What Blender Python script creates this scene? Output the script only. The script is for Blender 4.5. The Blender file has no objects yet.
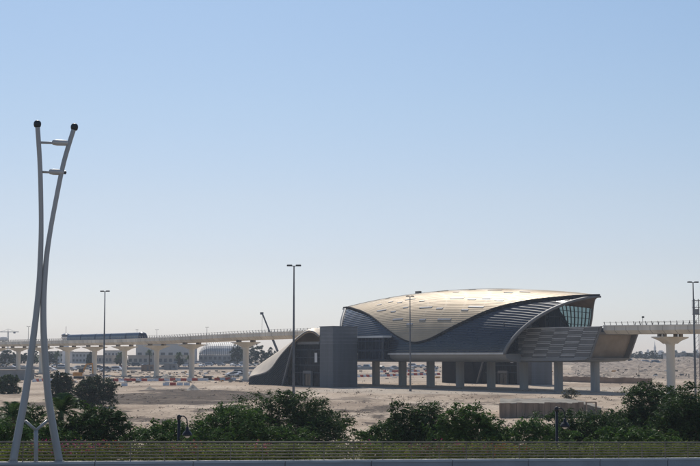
import bpy, math, random
from mathutils import Vector, Matrix, noise
R = math.radians
sc = bpy.context.scene
COL = sc.collection
EZ = 6.5                                   # eye height above the desert floor
PITCH = math.atan(126 / 1400)
CP, SP = math.cos(PITCH), math.sin(PITCH)

# ------------------------------------------------------------------ helpers
def direction(px, py):
    a, b = (px - 350) / 1400, (233 - py) / 1400
    return Vector((a, CP - b * SP, SP + b * CP))
def at(px, py, Y):
    d = direction(px, py); k = Y / d.y
    return Vector((d.x * k, Y, EZ + d.z * k))
def ground(x, y):
    z = -0.5 + 0.008 * (y - 384)
    if y < 215: z = -0.5 + 0.008 * (215 - 384) - 0.0062 * (215 - max(y, 60))
    if y > 900: z = 3.63 + 0.8 * (1 - math.exp(-(y - 900) / 800))
    z += 0.16 * noise.noise(Vector((x * .05, y * .05, 3.1))) + 0.06 * noise.noise(Vector((x * .21, y * .21, 7.7)))
    k = max(0, min(1, (x - 45) / 60)) * max(0, min(1, (y - 440) / 120)) * max(0, min(1, (1500 - y) / 400))
    if k > 0:
        n = noise.noise(Vector((x * .016, y * .012, 1.7))) + .6 * noise.noise(Vector((x * .05, y * .035, 5.2))) + .3 * noise.noise(Vector((x * .14, y * .1, 2.2)))
        z += k * max(0, .3 + n) * 3.2
    return z
def at_ground(px, py):
    d = direction(px, py); lo, hi = 60.0, 2500.0
    for _ in range(50):
        m = (lo + hi) / 2; p = d * (m / d.y)
        if p.z + EZ > -0.5 + 0.008 * (m - 384): lo = m
        else: hi = m
    p = d * (lo / d.y)
    return Vector((p.x, lo, ground(p.x, lo)))

class MB:
    def __init__(s): s.v, s.f, s.m = [], [], []
    def add(s, vs, fs, mi=0):
        o = len(s.v); s.v += [tuple(v) for v in vs]
        for f in fs: s.f.append(tuple(i + o for i in f)); s.m.append(mi)
    def quad(s, a, b, c, d, mi=0): s.add((a, b, c, d), ((0, 1, 2, 3),), mi)
    def box(s, x0, x1, y0, y1, z0, z1, mi=0, shear=0.0):
        k0, k1 = shear * z0, shear * z1
        vs = [(x0 + k0, y0, z0), (x1 + k0, y0, z0), (x1 + k0, y1, z0), (x0 + k0, y1, z0), (x0 + k1, y0, z1), (x1 + k1, y0, z1), (x1 + k1, y1, z1), (x0 + k1, y1, z1)]
        s.add(vs, ((3, 2, 1, 0), (4, 5, 6, 7), (0, 1, 5, 4), (1, 2, 6, 5), (2, 3, 7, 6), (3, 0, 4, 7)), mi)
    def bbox(s, x0, x1, y0, y1, z0, z1, b=.02, mi=0):        # box with bevelled vertical and top edges
        for (i, zz) in ((0, z0), (0, z1 - b), (b, z1)):
            pass
        def ring(i, z):
            c = b
            return [(x0 + i + c, y0 + i, z), (x1 - i - c, y0 + i, z), (x1 - i, y0 + i + c, z), (x1 - i, y1 - i - c, z), (x1 - i - c, y1 - i, z), (x0 + i + c, y1 - i, z), (x0 + i, y1 - i - c, z), (x0 + i, y0 + i + c, z)]
        vs = ring(0, z0) + ring(0, z1 - b) + ring(b, z1)
        fs = [tuple(range(7, -1, -1)), tuple(range(16, 24))]
        for k in (0, 8):
            for i in range(8): fs.append((k + i, k + (i + 1) % 8, k + 8 + (i + 1) % 8, k + 8 + i))
        s.add(vs, fs, mi)
    def bar(s, a, b, w, h=None, mi=0):                        # square bar between two points
        h = h or w; a, b = Vector(a), Vector(b); t = (b - a).normalized()
        u = Vector((0, 0, 1)) if abs(t.z) < .95 else Vector((0, 1, 0))
        x = t.cross(u).normalized(); y = x.cross(t)
        vs = [p + x * (i * w / 2) + y * (j * h / 2) for p in (a, b) for i, j in ((-1, -1), (1, -1), (1, 1), (-1, 1))]
        s.add(vs, ((0, 3, 2, 1)[::-1], (4, 5, 6, 7)[::-1], (0, 1, 5, 4), (1, 2, 6, 5), (2, 3, 7, 6), (3, 0, 4, 7)), mi)
    def tube(s, pts, rs, n=8, mi=0, caps=True):
        pts = [Vector(p) for p in pts]; L = len(pts)
        if not hasattr(rs, '__len__'): rs = [rs] * L
        o = len(s.v); x = None
        for i, p in enumerate(pts):
            t = (pts[min(i + 1, L - 1)] - pts[max(i - 1, 0)]).normalized()
            if x is None:
                u = Vector((0, 0, 1)) if abs(t.z) < .9 else Vector((1, 0, 0))
                x = t.cross(u).normalized()
            else: x = (x - t * x.dot(t)).normalized()
            y = t.cross(x)
            for k in range(n):
                a = 2 * math.pi * k / n
                s.v.append(tuple(p + (x * math.cos(a) + y * math.sin(a)) * rs[i]))
        for i in range(L - 1):
            for k in range(n):
                s.f.append((o + i * n + k, o + i * n + (k + 1) % n, o + (i + 1) * n + (k + 1) % n, o + (i + 1) * n + k)); s.m.append(mi)
        if caps:
            s.f.append(tuple(o + k for k in range(n - 1, -1, -1))); s.m.append(mi)
            s.f.append(tuple(o + (L - 1) * n + k for k in range(n))); s.m.append(mi)
    def lathe(s, c, prof, n=12, mi=0):                        # profile [(r,z)] about a vertical axis
        s.tube([Vector(c) + Vector((0, 0, z)) for r, z in prof], [max(r, .001) for r, z in prof], n, mi)
    def grid(s, rows, mi=0, closed=False):
        o = len(s.v); n = len(rows[0])
        for r in rows: s.v += [tuple(p) for p in r]
        for i in range(len(rows) - 1):
            for k in range(n if closed else n - 1):
                k2 = (k + 1) % n
                s.f.append((o + i * n + k, o + i * n + k2, o + (i + 1) * n + k2, o + (i + 1) * n + k)); s.m.append(mi)
    def build(s, name, mats, parent=None, smooth=False):
        me = bpy.data.meshes.new(name); me.from_pydata(s.v, [], s.f)
        mats = mats if isinstance(mats, (list, tuple)) else [mats]
        for m in mats: me.materials.append(m)
        if len(mats) > 1: me.polygons.foreach_set('material_index', s.m)
        if smooth: me.polygons.foreach_set('use_smooth', [True] * len(s.f))
        me.update()
        o = bpy.data.objects.new(name, me); COL.objects.link(o)
        if parent: o.parent = parent
        return o
def tag(o, label=None, cat=None, group=None, kind=None):
    for k, v in (('label', label), ('category', cat), ('group', group), ('kind', kind)):
        if v: o[k] = v
    return o
def thing(name, label, cat, loc=(0, 0, 0), rz=0, group=None):
    o = bpy.data.objects.new(name, None); COL.objects.link(o); o.empty_display_size = .3
    o.location = loc; o.rotation_euler = (0, 0, rz)
    return tag(o, label, cat, group)
def copy_tree(o, parent=None):
    c = o.copy(); COL.objects.link(c); c.parent = parent
    for ch in list(o.children): copy_tree(ch, c)
    return c
def again(o, loc, rz=None, label=None, scale=None, group=None):
    c = copy_tree(o); c.location = loc
    if rz is not None: c.rotation_euler = (0, 0, rz)
    if label: c['label'] = label
    if group: c['group'] = group
    if scale: c.scale = scale if hasattr(scale, '__len__') else (scale,) * 3
    return c
ORD = 'first second third fourth fifth sixth seventh eighth ninth tenth eleventh twelfth thirteenth fourteenth fifteenth sixteenth seventeenth eighteenth nineteenth twentieth'.split()
ORD += ['twenty-' + w for w in ORD[:9]] + ['thirtieth'] + ['thirty-' + w for w in ORD[:9]]

# ------------------------------------------------------------------ materials
def mat(name, base, rough=.6, metal=0.0, var=.12, scale=.6, bump=0.0, bscale=8.0, spec=.5, streak=False, dirt=None, coord='Object'):
    m = bpy.data.materials.new(name); m.use_nodes = True; N, L = m.node_tree.nodes, m.node_tree.links
    b = N['Principled BSDF']; b.inputs['Roughness'].default_value = rough; b.inputs['Metallic'].default_value = metal
    b.inputs['Specular IOR Level'].default_value = spec
    tc = N.new('ShaderNodeTexCoord'); nz = N.new('ShaderNodeTexNoise'); nz.inputs['Scale'].default_value = scale
    nz.inputs['Detail'].default_value = 6
    mp = N.new('ShaderNodeMapping')
    if streak: mp.inputs['Scale'].default_value = (1, 1, .12)
    L.new(tc.outputs[coord], mp.inputs[0]); L.new(mp.outputs[0], nz.inputs[0])
    rp = N.new('ShaderNodeValToRGB'); L.new(nz.outputs[0], rp.inputs[0])
    d = dirt or tuple(c * (1 - 2 * var) for c in base)
    rp.color_ramp.elements[0].position = .3; rp.color_ramp.elements[1].position = .7
    rp.color_ramp.elements[0].color = (*d, 1); rp.color_ramp.elements[1].color = (*[min(1, c * (1 + var)) for c in base], 1)
    L.new(rp.outputs[0], b.inputs['Base Color'])
    if bump:
        n2 = N.new('ShaderNodeTexNoise'); n2.inputs['Scale'].default_value = bscale; n2.inputs['Detail'].default_value = 5
        L.new(tc.outputs[coord], n2.inputs[0])
        bp = N.new('ShaderNodeBump'); bp.inputs['Strength'].default_value = bump; bp.inputs['Distance'].default_value = .1
        L.new(n2.outputs[0], bp.inputs['Height']); L.new(bp.outputs[0], b.inputs['Normal'])
    return m
def leaf_mat(name, c1, c2, trans=.25):
    m = bpy.data.materials.new(name); m.use_nodes = True; N, L = m.node_tree.nodes, m.node_tree.links
    N.remove(N['Principled BSDF'])
    g = N.new('ShaderNodeNewGeometry'); rp = N.new('ShaderNodeValToRGB'); L.new(g.outputs['Random Per Island'], rp.inputs[0])
    rp.color_ramp.elements[0].color = (*c1, 1); rp.color_ramp.elements[1].color = (*c2, 1)
    tc = N.new('ShaderNodeTexCoord'); nz = N.new('ShaderNodeTexNoise'); nz.inputs['Scale'].default_value = .9
    L.new(tc.outputs['Object'], nz.inputs[0])
    hs = N.new('ShaderNodeHueSaturation'); L.new(rp.outputs[0], hs.inputs['Color'])
    mr = N.new('ShaderNodeMapRange'); mr.inputs[1].default_value = .3; mr.inputs[2].default_value = .7; mr.inputs[3].default_value = .65; mr.inputs[4].default_value = 1.35
    L.new(nz.outputs[0], mr.inputs[0]); L.new(mr.outputs[0], hs.inputs['Value'])
    a = N.new('ShaderNodeBsdfDiffuse'); t = N.new('ShaderNodeBsdfTranslucent'); gl = N.new('ShaderNodeBsdfGlossy'); gl.inputs['Roughness'].default_value = .45
    gl.inputs['Color'].default_value = (.5, .5, .5, 1)
    x = N.new('ShaderNodeMixShader'); x.inputs[0].default_value = trans; y = N.new('ShaderNodeMixShader'); y.inputs[0].default_value = .04
    L.new(hs.outputs[0], a.inputs[0]); L.new(hs.outputs[0], t.inputs[0]); L.new(a.outputs[0], x.inputs[1]); L.new(t.outputs[0], x.inputs[2])
    L.new(x.outputs[0], y.inputs[1]); L.new(gl.outputs[0], y.inputs[2]); L.new(y.outputs[0], N['Material Output'].inputs[0])
    return m
def clear_mat(name, tint, mixf=.75):
    m = bpy.data.materials.new(name); m.use_nodes = True; N, L = m.node_tree.nodes, m.node_tree.links
    N.remove(N['Principled BSDF'])
    t = N.new('ShaderNodeBsdfTransparent'); t.inputs[0].default_value = (*tint, 1)
    g = N.new('ShaderNodeBsdfGlossy'); g.inputs['Roughness'].default_value = .05; g.inputs[0].default_value = (.6, .75, .8, 1)
    x = N.new('ShaderNodeMixShader'); x.inputs[0].default_value = 1 - mixf
    L.new(t.outputs[0], x.inputs[1]); L.new(g.outputs[0], x.inputs[2]); L.new(x.outputs[0], N['Material Output'].inputs[0])
    return m
M = {}
M['gold'] = mat('champagne roof panels', (.47, .365, .235), .54, .22, .07, .3, spec=.4)
M['gold_edge'] = mat('dark roof edge and shade tone', (.022, .022, .026), .8, spec=.15)
M['skylight'] = mat('roof skylight glass', (.29, .29, .30), .35)
M['glass'] = mat('dark blue facade glass', (.010, .018, .034), .10, 0, .2, .3, spec=.5)
M['fin'] = mat('blue grey facade fins', (.050, .066, .094), .55, 0, .15, .4, spec=.2)
M['entrance_glass'] = mat('dark entrance glass', (.005, .009, .016), .2, 0, .2, .3, spec=.1)
M['entrance_fin'] = mat('dark entrance fins', (.045, .058, .078), .6, 0, .2, .4, spec=.2)
M['lit_entrance_roof'] = mat('sun-brightened entrance roof panels', (.70, .58, .43), .5, .1, .06, .4, spec=.4)  # lighter copy of the gold roof panels; sunlight put into the colour
M['rim'] = mat('pale grey rim cladding', (.17, .17, .17), .6, 0, .1, .4)
M['panel_dark'] = mat('grey wall panels', (.165, .162, .157), .6, 0, .1, .3)
M['panel_light'] = mat('pale louvre strips', (.60, .59, .57), .5, 0, .08, .5)
M['recess'] = mat('brown grey concrete', (.30, .25, .20), .9, 0, .15, .3, .2, 3)
M['soffit'] = mat('pale grey soffit panels', (.27, .27, .265), .7, 0, .08, .2)
M['warm_soffit'] = mat('brown canopy lining', (.30, .19, .11), .6)
M['column'] = mat('grey column concrete', (.36, .36, .35), .8, 0, .14, .4, .2, 4, streak=True)
M['concrete'] = mat('pale viaduct concrete', (.78, .73, .625), .85, 0, .10, .25, .25, 3, streak=True)
M['concrete_dark'] = mat('darker grey concrete', (.30, .28, .25), .9, 0, .15, .4)  # darker grey than the viaduct concrete; vent, bearings, tank stem
M['box_grey'] = mat('dark grey cladding', (.120, .133, .150), .55, .1, .14, .5, streak=True)
M['box_grey2'] = mat('grey cladding bands', (.19, .205, .23), .5, .1, .14, .5)
M['black'] = mat('black frame', (.012, .012, .014), .5)
M['teal'] = clear_mat('teal clear glass', (.20, .30, .33), .84)
M['parapet'] = mat('painted parapet concrete', (.40, .405, .42), .75, 0, .08, .8, .2, 12, streak=True)
M['coping'] = mat('sunlit coping concrete', (.55, .55, .54), .8, 0, .1, .8)  # paler than the panels: sun on the parapet top put into the colour
M['steel'] = mat('galvanised pole steel', (.47, .47, .455), .5, .15, .10, .8, streak=True)
M['lamp_head'] = mat('pale lamp housing', (.60, .60, .58), .4, .1)
M['cap'] = mat('dark pole cap', (.03, .035, .04), .5)
M['rail'] = mat('brown railing steel', (.27, .22, .155), .5, 0, .2, 3)
M['dark_iron'] = mat('black iron', (.015, .018, .024), .45, .3)
M['mast'] = mat('weathered mast steel', (.20, .19, .18), .6, .3, .15, 1)
M['bark'] = mat('brown bark', (.10, .075, .05), .95, 0, .3, 6, .6, 20)
M['asphalt'] = mat('asphalt', (.055, .055, .058), .9, 0, .2, .6, .3, 30)
M['white'] = mat('white paint', (.78, .78, .76), .6, 0, .06, .3)
M['red'] = mat('red plastic', (.55, .07, .035), .5, 0, .15, 2)
M['white_plastic'] = mat('white plastic', (.72, .72, .72), .5, 0, .12, 2)
M['orange'] = mat('orange machine paint', (.60, .26, .04), .5, 0, .15, 1)
M['tyre'] = mat('black rubber', (.02, .02, .02), .9)
M['car_glass'] = mat('dark car glass', (.02, .025, .03), .1, 0, .1, 1, spec=.7)
M['timber'] = mat('brown shuttering boards', (.32, .235, .17), .9, 0, .22, 1.2, .3, 8, streak=True)
M['slab'] = mat('grey rough slab', (.27, .24, .195), .95, 0, .25, .5, .5, 3)
M['wall_brown'] = mat('brown site wall', (.30, .22, .165), .9, 0, .2, .3)
M['wall_grey'] = mat('grey site wall', (.33, .325, .31), .9, 0, .15, .3)
M['gravel'] = mat('grey gravel', (.30, .28, .25), .95, 0, .25, 1.5, .6, 4)
M['building'] = mat('pale building render', (.52, .51, .49), .85, 0, .08, .1)
M['building_tan'] = mat('tan building render', (.46, .41, .35), .85, 0, .1, .1)
M['roof_rib'] = mat('pale vault roofing', (.62, .60, .56), .6, 0, .1, .2)
M['roof_gap'] = mat('dark vault roofing', (.27, .255, .24), .7, 0, .1, .2)
M['window'] = mat('dark window glass', (.05, .06, .075), .15)
M['train_blue'] = mat('blue train paint', (.035, .085, .16), .5, 0, .1, .3)
M['train_side'] = mat('blue grey train side', (.12, .20, .28), .35, .1, .1, .3)
M['train_nose'] = mat('dark train nose', (.02, .03, .06), .25, .2)
M['crane'] = mat('dark crane steel', (.09, .10, .12), .6, .2)
CARS = {'white': mat('white car paint', (.75, .75, .75), .3), 'silver': mat('silver car paint', (.38, .39, .41), .35, .5),
        'dark': mat('dark car paint', (.04, .045, .055), .3), 'red': mat('red car paint', (.32, .04, .03), .3), 'beige': mat('beige car paint', (.45, .40, .32), .35, .3)}
M['leaf_deep'] = leaf_mat('deep green leaves', (.019, .044, .009), (.064, .120, .024))
M['leaf_mid'] = leaf_mat('mid green leaves', (.030, .072, .012), (.092, .172, .030))
M['leaf_fresh'] = leaf_mat('fresh green leaves', (.040, .095, .016), (.10, .19, .035), .3)
M['leaf_grey'] = leaf_mat('grey green leaves', (.020, .038, .014), (.055, .080, .032))
M['leaf_dry'] = leaf_mat('dry olive leaves', (.09, .085, .045), (.17, .16, .09))
M['leaf_hedge'] = leaf_mat('yellow green hedge leaves', (.06, .115, .015), (.25, .27, .03), .4)
M['flower_pink'] = leaf_mat('magenta blossoms', (.45, .015, .13), (.65, .05, .25), .3)
M['flower_red'] = leaf_mat('red orange blossoms', (.50, .03, .02), (.62, .12, .04), .3)
M['palm'] = leaf_mat('palm fronds', (.035, .075, .022), (.075, .13, .04))
M['scrub'] = leaf_mat('dry brown scrub', (.10, .07, .05), (.20, .15, .11), .1)

M['deck'] = mat('segmented viaduct concrete', (.78, .73, .625), .85, 0, .14, .25, .25, 3, streak=True)
def joints(m, pitch, w):
    N, L = m.node_tree.nodes, m.node_tree.links; b = N['Principled BSDF']; src = b.inputs['Base Color'].links[0].from_socket
    tc = N.new('ShaderNodeTexCoord'); sp = N.new('ShaderNodeSeparateXYZ'); L.new(tc.outputs['Object'], sp.inputs[0])
    a = N.new('ShaderNodeMath'); a.operation = 'DIVIDE'; a.inputs[1].default_value = pitch; L.new(sp.outputs[0], a.inputs[0])
    f = N.new('ShaderNodeMath'); f.operation = 'FRACT'; L.new(a.outputs[0], f.inputs[0])
    c = N.new('ShaderNodeMath'); c.operation = 'LESS_THAN'; c.inputs[1].default_value = w; L.new(f.outputs[0], c.inputs[0])
    x = N.new('ShaderNodeMix'); x.data_type = 'RGBA'; L.new(c.outputs[0], x.inputs[0]); L.new(src, x.inputs[6]); x.inputs[7].default_value = (.22, .2, .17, 1)
    L.new(x.outputs[2], b.inputs['Base Color'])
joints(M['deck'], 3.4, .035)
def sand_mat():
    m = bpy.data.materials.new('desert sand'); m.use_nodes = True; N, L = m.node_tree.nodes, m.node_tree.links
    b = N['Principled BSDF']; b.inputs['Roughness'].default_value = .95; b.inputs['Specular IOR Level'].default_value = .15
    tc = N.new('ShaderNodeTexCoord')
    def nse(scale, det=6, sy=1.0, rough=.55):
        mp = N.new('ShaderNodeMapping'); mp.inputs['Scale'].default_value = (1, sy, 1); L.new(tc.outputs['Object'], mp.inputs[0])
        n = N.new('ShaderNodeTexNoise'); n.inputs['Scale'].default_value = scale; n.inputs['Detail'].default_value = det; n.inputs['Roughness'].default_value = rough
        L.new(mp.outputs[0], n.inputs[0]); return n.outputs[0]
    def ramp(x, stops):
        r = N.new('ShaderNodeValToRGB'); L.new(x, r.inputs[0]); e = r.color_ramp.elements
        while len(e) < len(stops): e.new(.5)
        for k, (p, c) in enumerate(stops): e[k].position = p; e[k].color = (*c, 1)
        return r.outputs[0]
    def mix(f, a, c):
        x = N.new('ShaderNodeMix'); x.data_type = 'RGBA'
        if hasattr(f, 'default_value') or True: L.new(f, x.inputs[0])
        for s_, v in ((6, a), (7, c)):
            if isinstance(v, tuple): x.inputs[s_].default_value = (*v, 1)
            else: L.new(v, x.inputs[s_])
        return x.outputs[2]
    def math_(op, a, c=None):
        x = N.new('ShaderNodeMath'); x.operation = op; 
        for i, v in enumerate((a, c)):
            if v is None: continue
            if isinstance(v, (int, float)): x.inputs[i].default_value = v
            else: L.new(v, x.inputs[i])
        return x.outputs[0]
    base = ramp(nse(.045, 8, .5), [(.32, (.31, .235, .172)), (.5, (.53, .42, .315)), (.66, (.66, .545, .425))])
    fine = ramp(nse(1.3, 8, 1, .7), [(.36, (.48, .46, .44)), (.62, (1.1, 1.1, 1.1))])
    mm = N.new('ShaderNodeMix'); mm.data_type = 'RGBA'; mm.blend_type = 'MULTIPLY'; mm.inputs[0].default_value = .8
    L.new(base, mm.inputs[6]); L.new(fine, mm.inputs[7]); col = mm.outputs[2]
    sep = N.new('ShaderNodeSeparateXYZ'); L.new(tc.outputs['Object'], sep.inputs[0]); X, Y = sep.outputs[0], sep.outputs[1]
    def ell(cx, cy, rx, ry, edge=.35, ns=.06, amp=1.5):
        dx = math_('POWER', math_('DIVIDE', math_('SUBTRACT', X, cx), rx), 2.0); dy = math_('POWER', math_('DIVIDE', math_('SUBTRACT', Y, cy), ry), 2.0)
        d = math_('ADD', math_('ADD', dx, dy), math_('MULTIPLY', nse(ns, 8, .6, .65), amp))
        d = math_('SUBTRACT', d, amp * .5)
        r = N.new('ShaderNodeMapRange'); r.inputs[1].default_value = 1 - edge; r.inputs[2].default_value = 1 + edge; r.inputs[3].default_value = 1; r.inputs[4].default_value = 0
        L.new(d, r.inputs[0]); return r.outputs[0]
    soil = ramp(nse(.5, 8, 1, .7), [(.3, (.040, .029, .022)), (.7, (.105, .077, .058))])
    m1 = ell(-36, 292, 21, 50, .12, .06, 4.2)
    speck = ramp(nse(.22, 9, .7, .75), [(.42, (0, 0, 0)), (.52, (1, 1, 1))])
    f1 = math_('MULTIPLY', m1, math_('ADD', math_('MULTIPLY', speck, .24), .74))
    col = mix(f1, col, soil)
    # scrubby brown patches on the near sand
    weeds = ramp(nse(.075, 9, .45, .7), [(.525, (0, 0, 0)), (.57, (1, 1, 1))])
    zone = N.new('ShaderNodeMapRange'); zone.inputs[1].default_value = 330; zone.inputs[2].default_value = 250; L.new(Y, zone.inputs[0])
    col = mix(math_('MULTIPLY', math_('MULTIPLY', weeds, zone.outputs[0]), .9), col, soil)
    # trodden grey brown ground and rubble farther out
    far = ramp(nse(.03, 9, .3, .7), [(.46, (0, 0, 0)), (.62, (1, 1, 1))])
    z2 = N.new('ShaderNodeMapRange'); z2.inputs[1].default_value = 400; z2.inputs[2].default_value = 520; L.new(Y, z2.inputs[0])
    col = mix(math_('MULTIPLY', math_('MULTIPLY', far, z2.outputs[0]), .85), col, (.23, .19, .155))
    # bulldozed pale track by the station
    m2 = ell(40, 334, 52, 30, .4, .05, .9)
    col = mix(math_('MULTIPLY', m2, .6), col, (.47, .415, .345))
    L.new(col, b.inputs['Base Color'])
    bp = N.new('ShaderNodeBump'); bp.inputs['Strength'].default_value = .9; bp.inputs['Distance'].default_value = .5
    L.new(nse(.35, 9, 1, .7), bp.inputs['Height']); L.new(bp.outputs[0], b.inputs['Normal'])
    return m
M['sand'] = sand_mat()
M['churned'] = mat('churned earth and rubble', (.38, .31, .245), .95, 0, .2, .42, 1.0, 1.2, spec=.1, dirt=(.13, .105, .088))

# ------------------------------------------------------------------ ground
ys = [-140, -60, 0, 30, 50]; y = 62.0
while y < 1000: ys.append(y); y += 2.2 + max(0, (y - 330) * .022)
while y < 9000: ys.append(y); y *= 1.09
g = MB(); n = 260
rows = []
for yy in ys:
    hw = 260 + max(0, yy) * .62
    rows.append([(x, yy, ground(x, yy)) for x in ((2 * k / n - 1) * hw for k in range(n + 1))])
g.grid([r for r in rows])
tag(g.build('ground', M['sand'], smooth=True), kind='structure')

# ------------------------------------------------------------------ station frame (x along the track, y away from the camera side)
TH = math.atan(1.343); RZ = -TH
CX, CY = 27.4, 357.0
def st(s, w, z=0.0):
    return Vector((CX + s * math.cos(TH) - w * math.sin(TH), CY - s * math.sin(TH) - w * math.cos(TH), z))
station = thing('metro_station', 'large clam shaped metro station with golden shell roof raised on columns', 'metro station', (CX, CY, 0), RZ)

def hull(sig, thd, off=0.0, side=1):
    def f(sg, t):
        a = R(t); S = 31 + 18 * (max(t, 0) / 90) ** 1.15
        b = 14 * (1 - .1 * sg * sg); zr = 23.7 - 3.1 * sg * sg
        return Vector((sg * S, -b * max(math.cos(a), 0) ** 1.35, 7.6 + (zr - 7.6) * math.sin(a)))
    p = f(sig, thd)
    if off:
        t0, t1 = max(thd - 1, 0), min(thd + 1, 90)
        du = f(sig + .01, thd) - f(sig - .01, thd); dv = f(sig, t1) - f(sig, t0)
        nn = du.cross(dv)
        if nn.length < 1e-6 or thd > 89.5: nn = Vector((0, 0, 1))
        nn.normalize()
        if nn.y > 0: nn = -nn
        if thd > 89.5: nn = Vector((0, 0, 1))
        p = p + nn * off
    if side < 0: p.y = -p.y
    return p
GT = [(-1, 90), (-.94, 74), (-.89, 64.6), (-.73, 50), (-.578, 38.4), (-.422, 27.2), (-.32, 21.2), (-.21, 15.6), (-.103, 11.6), (0, 10.2), (.135, 12.4), (.25, 17.4), (.367, 25), (.468, 32.2), (.542, 40.4), (.617, 47.4), (.715, 55.2), (.805, 62.6), (.897, 70), (.96, 79), (1, 90)]
def interp(T, x):
    if x <= T[0][0]: return T[0][1]
    for (a, va), (b, vb) in zip(T, T[1:]):
        if x <= b: return va + (vb - va) * (x - a) / (b - a)
    return T[-1][1]
def gold_edge(s):
    return sum(interp(GT, max(-1, min(1, s + k * .02))) for k in (-2, -1, 0, 1, 2)) / 5 if abs(s) < .95 else interp(GT, s)
NS = 160
SG = [-1 + 2 * i / NS for i in range(NS + 1)]
def rows_between(mb, levels, lo, hi, off0, off1, side, mi):
    """stepped courses: each course is off0 proud at its lower edge and off1 at its upper edge"""
    for j in range(len(levels) - 1):
        a, b = levels[j], levels[j + 1]
        for i in range(NS):
            q = []
            for s in (SG[i], SG[i + 1]):
                l, h = lo(s), hi(s)
                q.append((s, max(a, min(b, l)), max(a, min(b, h))))
            if all(x[2] - x[1] < .02 for x in q): continue
            def P(s, t): return hull(s, t, off0 + (off1 - off0) * (t - a) / (b - a), side)
            vs = (P(q[0][0], q[0][1]), P(q[1][0], q[1][1]), P(q[1][0], q[1][2]), P(q[0][0], q[0][2]))
            mb.quad(*(vs if side > 0 else vs[::-1]), mi(j) if callable(mi) else mi)
def sin_levels(n): return [math.degrees(math.asin(k / n)) for k in range(n + 1)]
# golden roof shell
rf = MB()
LV = [90 * (k / 44) for k in range(45)]
for side in (1, -1):
    rows_between(rf, LV, gold_edge, lambda s: 90, .415, .375, side, 0)
    for i in range(NS):                                           # thickness of the shell along its lower edge
        a, b = SG[i], SG[i + 1]; ta, tb = gold_edge(a), gold_edge(b)
        q = (hull(a, ta, .42, side), hull(b, tb, .42, side), hull(b, tb, .02, side), hull(a, ta, .02, side))
        rf.quad(*q, 1)
for e in (-1, 1):                                                 # end lips
    for side in (1, -1):
        for k in range(8):
            t0, t1 = 70 + 20 * k / 8, 70 + 20 * (k + 1) / 8
roof = rf.build('roof_shell', [M['gold'], M['gold_edge']], station)
e = MB()
for side in (1, -1):
    e.tube([hull(s, gold_edge(s) - .2, .40, side) for s in SG], .20, 6)
e.build('roof_edge', M['gold_edge'], station)
SKY = [(-0.6, 59.4, 2.0), (-0.49, 63.0, 2.0), (-0.38, 57.6, 2.0), (-0.573, 79.0, 1.6), (-0.527, 48.4, 4.1), (-0.38, 44.4, 2.0), (-0.267, 47.2, 2.0), (-0.15, 56.4, 2.0), (-0.297, 61.4, 4.1), (-0.05, 46.4, 4.9), (-0.282, 33.0, 4.1), (0.0, 32.2, 2.4), (-0.122, 27.8, 2.4), (0.228, 32.4, 4.9), (0.1, 43.0, 2.4), (0.163, 58.8, 4.9), (-0.1, 83.4, 4.5), (0.062, 71.8, 2.0), (0.31, 55.6, 2.8), (0.355, 42.6, 2.4), (0.413, 46.6, 3.3), (0.153, 79.8, 2.4), (0.355, 76.6, 4.9), (0.502, 70.2, 2.8), (0.42, 59.2, 2.8), (0.542, 55.8, 2.8), (0.425, 46.8, 5.3), (0.598, 75.4, 3.3)]
for side in (1, -1):
    for (s, t, wd) in SKY:
        if side < 0 and t > 75: continue
        k = min(range(44), key=lambda j: abs(LV[j] + 1 - t)); a, b = LV[k] + .25, LV[k + 1] - .2
        S = 31 + 18 * (t / 90) ** 1.15; h = wd / S / 2; q = MB()
        lo = [hull(s - h, a, .50, side), hull(s + h, a, .50, side), hull(s + h, b, .44, side), hull(s - h, b, .44, side)]
        bk = [hull(s - h, a, .30, side), hull(s + h, a, .30, side), hull(s + h, b, .30, side), hull(s - h, b, .30, side)]
        q.add(lo + bk, ((0, 1, 2, 3), (4, 7, 6, 5), (0, 4, 5, 1), (1, 5, 6, 2), (2, 6, 7, 3), (3, 7, 4, 0)))
        q.build('skylight', M['skylight'], roof)
q = MB()
c = hull(-.32, 90, 0); q.box(c.x - .9, c.x + .9, -.35, .35, c.z + .35, c.z + .95)
q.build('roof_vent', M['concrete_dark'], roof)
# dark glass flanks with projecting fins; the far flank ends in clear glass at the right mouth
G2 = sin_levels(26)
for side, nm in ((1, 'glass_flank'), (-1, 'glass_flank')):
    fl = MB()
    hi = gold_edge
    lo_ = (lambda s: 0) if side > 0 else (lambda s: 0 if s < .72 else 90)
    rows_between(fl, G2, lo_, hi, .0, .0, side, 0)
    lev = []
    for k in range(26):
        za = k / 26; zb = (k + .26) / 26
        a, b = math.degrees(math.asin(za)), math.degrees(math.asin(min(1, zb)))
        rows_between(fl, [a, b], lo_, hi, .10, .05, side, 1)
    fl.build(nm, [M['glass'], M['fin']], station)
# warm lining just under the visor
for e_ in (1, -1):
    ln = MB()
    for side in (1, -1):
        for k in range(14):
            ss = [e_ * (.70 + .30 * (k + d) / 14) for d in (0, 1)]
            for j in range(12):
                ta = [56 + 34 * (j + d) / 12 for d in (0, 1)]
                ln.quad(hull(ss[0], ta[0], -.25, side), hull(ss[1], ta[0], -.25, side), hull(ss[1], ta[1], -.25, side), hull(ss[0], ta[1], -.25, side))
    ln.build('canopy_lining', M['warm_soffit'], station)
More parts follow.
